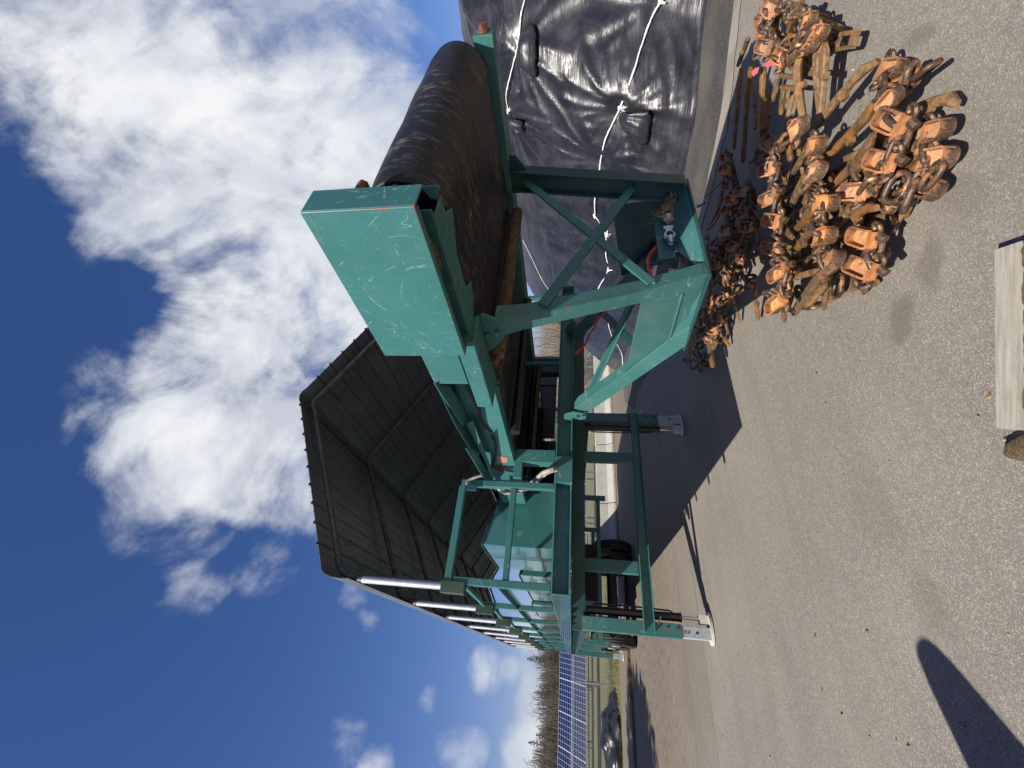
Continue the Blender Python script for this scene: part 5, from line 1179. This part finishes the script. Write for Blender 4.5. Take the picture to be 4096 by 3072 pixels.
def conifer(seed, H):
    rnd = random.Random(seed); tr = MB(); cr = MB(); tr.tube([(0, 0, 0), (0, 0, H)], [H * .016, .01], 6)
    n = int(H * 11)
    for i in range(n):
        f = .10 + .9 * i / n; z = H * f; a = i * 2.4; Lb = H * .24 * (1 - f) ** .8 * rnd.uniform(.6, 1.15) + .15
        d = Vector((math.cos(a), math.sin(a), rnd.uniform(-.25, .25)))
        for k in range(int(4 + Lb * 9)):
            t = rnd.uniform(.15, 1); c = Vector((0, 0, z)) + d * (Lb * t) + Vector((rnd.gauss(0, .07), rnd.gauss(0, .07), -.12 * t * t * Lb + rnd.gauss(0, .06)))
            e = Vector((rnd.gauss(0, 1), rnd.gauss(0, 1), rnd.gauss(0, .5))).normalized() * rnd.uniform(.10, .22); g = Vector((rnd.gauss(0, 1), rnd.gauss(0, 1), rnd.gauss(0, 1))).normalized() * rnd.uniform(.05, .10)
            cr.add([c - e, c + g, c + e, c - g], [(0, 1, 2, 3)])
    return tr, cr
def trees():
    protos = []
    for i, (H, mt) in enumerate(((10.5, 'twig'), (11.5, 'twig'), (9.5, 'twig_red'), (10, 'twig'))):
        tr, cr = bare_tree(20 + i, H, mt); o = thing("bare_tree", "x", "tree", (0, 0, 0), "bare trees in the far treeline")
        tr.build("trunk", mt, o, smooth='all', recalc=False); cr.build("crown", mt, o, recalc=False); protos.append(o)
    rnd = random.Random(5); used = set(); lab = {0: "tall leafless grey tree in the far treeline behind the solar panels", 1: "tallest kind of leafless grey tree in the far treeline", 2: "leafless reddish tree in the far treeline", 3: "broad leafless grey tree in the far treeline"}
    n = 0
    for i in range(96):
        x = -26 + i * 1.35 + rnd.uniform(-.6, .6); y = rnd.uniform(80, 100)
        if .62 * y < x < .0: continue
        k = rnd.choice((0, 1, 3, 0, 1, 3, 2)); o = protos[k] if k not in used else link_copy(protos[k]); used.add(k)
        o.location = (x, y, 0); o.rotation_euler = (0, 0, rnd.uniform(0, 6.3)); s = rnd.uniform(.66, .86); o.scale = (s, s, s); o['label'] = lab[k]
    for o in protos:
        if o['label'] == "x": o.location = (-30, 95, 0); o['label'] = lab[protos.index(o)]
    cp = []
    for i, H in enumerate((11, 9)):
        tr, cr = conifer(60 + i, H); o = thing("evergreen_tree", "x", "tree", (0, 0, 0), "evergreens in the far treeline"); tr.build("trunk", 'twig', o, recalc=False); cr.build("crown", 'needle', o, recalc=False); cp.append(o)
    spots = [(.9, 86, 1.0, "dark evergreen closest to the trailer's rear in the far treeline"), (-1.2, 92, .92, "small dark evergreen second from the trailer in the far treeline"), (-3.6, 88, .85, "low dark evergreen beside a reddish tree in the far treeline"), (-9.2, 90, .98, "paired dark evergreen, right one, at the treeline's left"), (-10.6, 93, .95, "paired dark evergreen, left one, at the treeline's left"), (-13.5, 88, .88, "leftmost dark evergreen in the far treeline"), (4, 98, .9, "dark evergreen half hidden behind the trailer posts")]
    spots = [(x, y - 2, s_ * .82, l) for x, y, s_, l in spots]
    for i, (x, y, s, l) in enumerate(spots):
        o = cp[i] if i < 2 else link_copy(cp[i % 2]); o.location = (x, y, 0); o.scale = (s,) * 3; o.rotation_euler = (0, 0, i * 1.3); o['label'] = l
    # undergrowth below the treeline
    b = MB(); rnd = random.Random(9)
    for i in range(40000):
        x = rnd.uniform(-30, 100); y = rnd.uniform(86, 106); h_ = max(1.0, 6.9 * rnd.random() ** .6 + 2.6 * fbm(x * .20, y * .1, 3)); dx, dy = rnd.gauss(0, .7), rnd.gauss(0, .4); w = rnd.uniform(.03, .075)
        b.add([(x - w, y, 0), (x + w, y, 0), (x + dx + w * .5, y + dy, h_), (x + dx - w * .5, y + dy, h_)], [(0, 1, 2, 3)])
        for _ in range(2): t_ = rnd.uniform(.5, 1); a_ = Vector((x + dx * t_, y, h_ * t_)); e_ = Vector((rnd.gauss(0, .5), 0, rnd.uniform(.2, .8))); b.add([a_, a_ + Vector((w * .8, 0, 0)), a_ + e_], [(0, 1, 2)])
    tag(b.build("undergrowth", 'twig', loc=(20, 80, 0), recalc=False), "grey leafless undergrowth below the treeline", "undergrowth", kind='stuff')
    b = MB()
    for i in range(16000):
        u = rnd.random(); y = 27 + 14 * rnd.random(); x = y * (.62 + .85 * u) + rnd.gauss(0, 1); h_ = rnd.uniform(.6, 6.5); z0 = h_ * rnd.uniform(0, .5); dx, dy = rnd.gauss(0, 1.1), rnd.gauss(0, .5); w = rnd.uniform(.008, .024)
        if x < 21: continue
        p, q = Vector((x, y, z0)), Vector((x + dx, y + dy, h_)); mm = p.lerp(q, .5) + Vector((rnd.gauss(0, .25), 0, rnd.gauss(0, .15)))
        b.add([p + Vector((-w, 0, 0)), p + Vector((w, 0, 0)), mm + Vector((w, 0, w)), q, mm + Vector((-w, 0, -w))], [(0, 1, 2, 3, 4)])
    tag(b.build("thicket", 'twig_pale', loc=(30, 34, 0), recalc=False), "tangle of pale dry branches behind the heap's far end", "thicket", kind='stuff')
    # stand-in evergreen out of view, added to cast the ragged shadow
    o = thing("standin_evergreen", "unseen stand-in evergreen left of the pavement, added to cast a ragged shadow", "tree")
    tr = MB(); tr.tube([(0, 0, 0), (0, .1, 3), (0, 0, 7)], [.22, .16, .03], 8); cr = MB(); rnd = random.Random(8)
    for i in range(7000):
        d = Vector((rnd.gauss(0, 1), rnd.gauss(0, 1), rnd.gauss(0, 1))).normalized(); rr = 2.9 * rnd.uniform(.35, 1) ** .5 * (1 + .16 * fbm(d.x * 2.2, d.y * 2.2, d.z * 2.2, 3)); c = Vector((0, 0, 5)) + d * rr
        e = Vector((rnd.gauss(0, 1), rnd.gauss(0, 1), rnd.gauss(0, 1))).normalized() * rnd.uniform(.12, .30); g = Vector((rnd.gauss(0, 1), rnd.gauss(0, 1), rnd.gauss(0, 1))).normalized() * rnd.uniform(.06, .14)
        cr.add([c - e, c + g, c + e * 1.2, c - g], [(0, 1, 2, 3)])
    tr.build("trunk", 'twig', o, recalc=False); cr.build("crown", 'needle', o, recalc=False); o.location = (-10.6, 10.0, 0); o.scale = (1.15, 1.15, 1.15)
trees()

# ------------------------------------------------------------------ smaller things on the ground
def small_things():
    # film-wrapped lump by the fence
    vs = []; fs = []; nu, nv = 70, 30; c = Vector((-1.72, 18.3, 0))
    for j in range(nv + 1):
        v = j / nv
        for i in range(nu):
            a = 2 * math.pi * i / nu; ca, sa = math.cos(a), math.sin(a)
            rr = math.cos(v * math.pi / 2) ** .7; hx = 1.30 if ca > 0 else 1.45
            p = Vector((ca * hx * rr, sa * .8 * rr, 0.62 * v * (1 - .25 * ca * (1 - v))))
            p += Vector((ca, sa, .8)) * (.10 * fbm(p.x * 2, p.y * 2, p.z * 3, 4) + .05 * abs(fbm(p.x * 5, p.y * 5, p.z * 5, 2))) * (v > 0)
            vs.append(c + p)
    for j in range(nv):
        for i in range(nu): fs.append((j * nu + i, j * nu + (i + 1) % nu, (j + 1) * nu + (i + 1) % nu, (j + 1) * nu + i))
    b = MB(); b.add(vs, fs); tag(b.build("wrapped_lump", 'tarp', loc=c, smooth='all'), "low lump wrapped in crumpled black film beside the fence", "covered lump")
    # line of fallen leaves
    b = MB(); rnd = random.Random(3)
    for i in range(5200):
        x = rnd.uniform(-6, 3.2); y = 14.25 + .10 * math.sin(x * 1.3) + rnd.gauss(0, .13) + (.25 if x < -2 else 0) * 0; a = rnd.uniform(0, 6.3); r = rnd.uniform(.015, .045); z = .004 + abs(rnd.gauss(0, .018))
        b.add([(x + r * math.cos(a), y + r * math.sin(a), z), (x - r * .5 * math.sin(a), y + r * .5 * math.cos(a), z + rnd.uniform(0, .02)), (x - r * math.cos(a), y - r * math.sin(a), z), (x + r * .5 * math.sin(a), y - r * .5 * math.cos(a), z + rnd.uniform(0, .02))], [(0, 1, 2, 3)])
    for i in range(2600):
        x = rnd.uniform(3.5, 13); y = 15.85 + rnd.gauss(0, .09); a = rnd.uniform(0, 6.3); r = rnd.uniform(.012, .035)
        b.add([(x + r * math.cos(a), y + r * math.sin(a), .01), (x - r * .5 * math.sin(a), y + r * .5 * math.cos(a), .02), (x - r * math.cos(a), y - r * math.sin(a), .01), (x + r * .5 * math.sin(a), y - r * .5 * math.cos(a), .025)], [(0, 1, 2, 3)])
    tag(b.build("leaf_litter", 'litter', loc=(0, 14.5, 0), recalc=False), "line of fallen brown leaves on the pavement", "leaves", kind='stuff')
    # short grass blades at the pavement edge
    b = MB()
    for i in range(16000):
        x = rnd.uniform(-9, 16); y = 17.5 + abs(rnd.gauss(0, 2.4)); h_ = rnd.uniform(.04, .14); a = rnd.uniform(0, 6.3); w = rnd.uniform(.006, .014)
        z = .03 + .10 * min(1, (y - 17.4) / 2)
        b.add([(x - w * math.cos(a), y - w * math.sin(a), z), (x + w * math.cos(a), y + w * math.sin(a), z), (x + rnd.gauss(0, .04), y + rnd.gauss(0, .04), z + h_)], [(0, 1, 2)])
    tag(b.build("grass_tufts", 'grass', loc=(3, 18, 0), recalc=False), "short yellowing grass along the pavement edge", "grass", kind='stuff')
    # plank at the photographer's feet
    q = [(1.433,1.218,0.07),(0.879,1.573,0.07),(0.819,1.491,0.07),(1.377,1.137,0.07)]
    a, b_, c_, d_ = [Vector(p) for p in q]
    w = (d_ - a); w2 = a + (d_ - a).normalized() * .14; 
    ax = (b_ - a).normalized(); sd = Vector((-ax.y, ax.x, 0)); sd = sd if sd.dot(d_ - a) > 0 else -sd
    bb = MB(); n = 40; vs = []; fs = []
    for i in range(n + 1):
        t = i / n; p = a.lerp(b_, t); wid = min(.112, (d_ - a).length)
        if t < .04: p = p + ax * (.0)
        wv = .012 * fbm(t * 9, 2, 4) + .008 * fbm(t * 30, 1, 4)
        for (u, z) in ((0, 0.002), (0, .068), (wid + wv, .068), (wid + .012 + wv, .050), (wid + .030 + wv * .5, .030), (wid + .034, .002)):
            uu = u + (.002 * fbm(t * 14, u * 20, 2)); vs.append((p.x + sd.x * uu, p.y + sd.y * uu, z))
    k = 6
    for i in range(n):
        for j in range(k): fs.append((i * k + j, i * k + (j + 1) % k, (i + 1) * k + (j + 1) % k, (i + 1) * k + j))
    fs += [tuple(range(k)), tuple(n * k + j for j in range(k))]
    bb.add(vs, fs); bb.mi = [1 if (q_ < n * k and q_ % k in (2, 3, 4)) else 0 for q_ in range(len(bb.f))]; me_o = bb.build("plank", ['plank', 'bark_chunk'], loc=None)
    rot = math.atan2(ax.y, ax.x); me = me_o.data; me.transform(Matrix.Rotation(-rot, 4, 'Z') @ Matrix.Translation((-a.x, -a.y, 0))); me_o.location = (a.x, a.y, 0); me_o.rotation_euler = (0, 0, rot)
    tag(me_o, "weathered grey plank with a bark edge lying on the asphalt", "plank")
    # split bark beside it
    q = [(0.805,1.642,0),(0.805,1.566,0)]; a = Vector(q[0]); e = Vector(q[1]); ax = (e - a).normalized(); sd = Vector((-ax.y, ax.x, 0))
    vs = []; fs = []; n, k = 30, 18
    for i in range(n + 1):
        t = i / n; p = a + ax * (.30 * t)
        for j in range(k):
            an = math.pi * j / (k - 1); r = .042 * (min(1, .35 + t * 5)) * (1 + .25 * fbm(t * 3, math.cos(an) * 3, 1)); vs.append(Vector((0, 0, .003)) + p + sd * (r * math.cos(an)) + Vector((0, 0, .048 * math.sin(an) * min(1, .5 + t * 4) + .004 * fbm(t * 20, j, 3))))
    for i in range(n):
        for j in range(k): fs.append((i * k + j, i * k + (j + 1) % k, (i + 1) * k + (j + 1) % k, (i + 1) * k + j))
    fs += [tuple(range(k)), tuple(n * k + j for j in range(k))]
    bb = MB(); bb.add(vs, fs); o = bb.build("bark_piece", 'bark_chunk', loc=a, smooth='all'); tag(o, "torn strip of brown bark by the plank's end", "bark")
    # loose chips
    b = MB()
    pts = [(0.337,3.47,0),(0.325,2.876,0),(0.038,3.57,0),(-0.072,3.396,0),(-0.44,4.735,0),(-0.44,6.052,0),(-0.154,2.841,0),(-0.311,6.382,0),(0.05,7.146,0),(-0.047,2.425,0),(1.032,1.591,0),(0.988,1.676,0),(0.864,1.628,0),(1.797,2.515,0),(1.574,2.534,0),(3.073,1.244,0)]
    pts = [Vector(p) for p in pts]
    for p in pts:
        a = rnd.uniform(0, 6.3); r = rnd.uniform(.008, .020); v = Vector((math.cos(a), math.sin(a), 0)) * r; s_ = Vector((-math.sin(a), math.cos(a), 0)) * r * .45
        b.add([p - v + Vector((0, 0, .002)), p + s_ + Vector((0, 0, .004)), p + v + Vector((0, 0, .010)), p - s_ + Vector((0, 0, .003)), p + Vector((0, 0, .014))], [(0, 1, 4), (1, 2, 4), (2, 3, 4), (3, 0, 4)])
    for i in range(160):
        x, y = rnd.uniform(-.8, 3), rnd.uniform(1.3, 9); p = Vector((x, y, 0)); a = rnd.uniform(0, 6.3); r = rnd.uniform(.004, .011); v = Vector((math.cos(a), math.sin(a), 0)) * r; s_ = Vector((-math.sin(a), math.cos(a), 0)) * r * .6
        b.add([p - v, p + s_, p + v, p - s_, p + Vector((0, 0, r * .7))], [(0, 1, 4), (1, 2, 4), (2, 3, 4), (3, 0, 4)])
    tag(b.build("wood_chips", 'litter', loc=(1, 3, 0), recalc=False), "scattered wood chips and grit on the asphalt", "chips", kind='stuff')
    # made-up post out of view, shaped to cast the tapered pavement shadow
    t = thing("shadow_post", "unseen stand-in post left of the camera, added to cast a tapered shadow", "post", (-1.60, 1.73, 0))
    b = MB(); prof = [(0, .22), (.85, .22), (1.08, .20), (1.25, .19), (1.42, .15), (1.58, .11), (1.66, .08), (1.69, .03)]; n = 14; vs = []; fs = []
    for z, r in prof:
        for j in range(n):
            an = 2 * math.pi * j / n; vs.append((-1.60 + .05 * (z > 1) + r * math.cos(an), 1.73 + r * math.sin(an), z))
    for i in range(len(prof) - 1):
        for j in range(n): fs.append((i * n + j, i * n + (j + 1) % n, (i + 1) * n + (j + 1) % n, (i + 1) * n + j))
    fs.append(tuple((len(prof) - 1) * n + j for j in range(n)))
    b.add(vs, fs); b.build("post_body", 'wood_dark', t, smooth=True)
    b = MB(); b.aabb(-1.88, -1.32, 1.45, 2.01, 0, .05); b.build("footing", 'concrete', t, bevel=.01)
small_things()
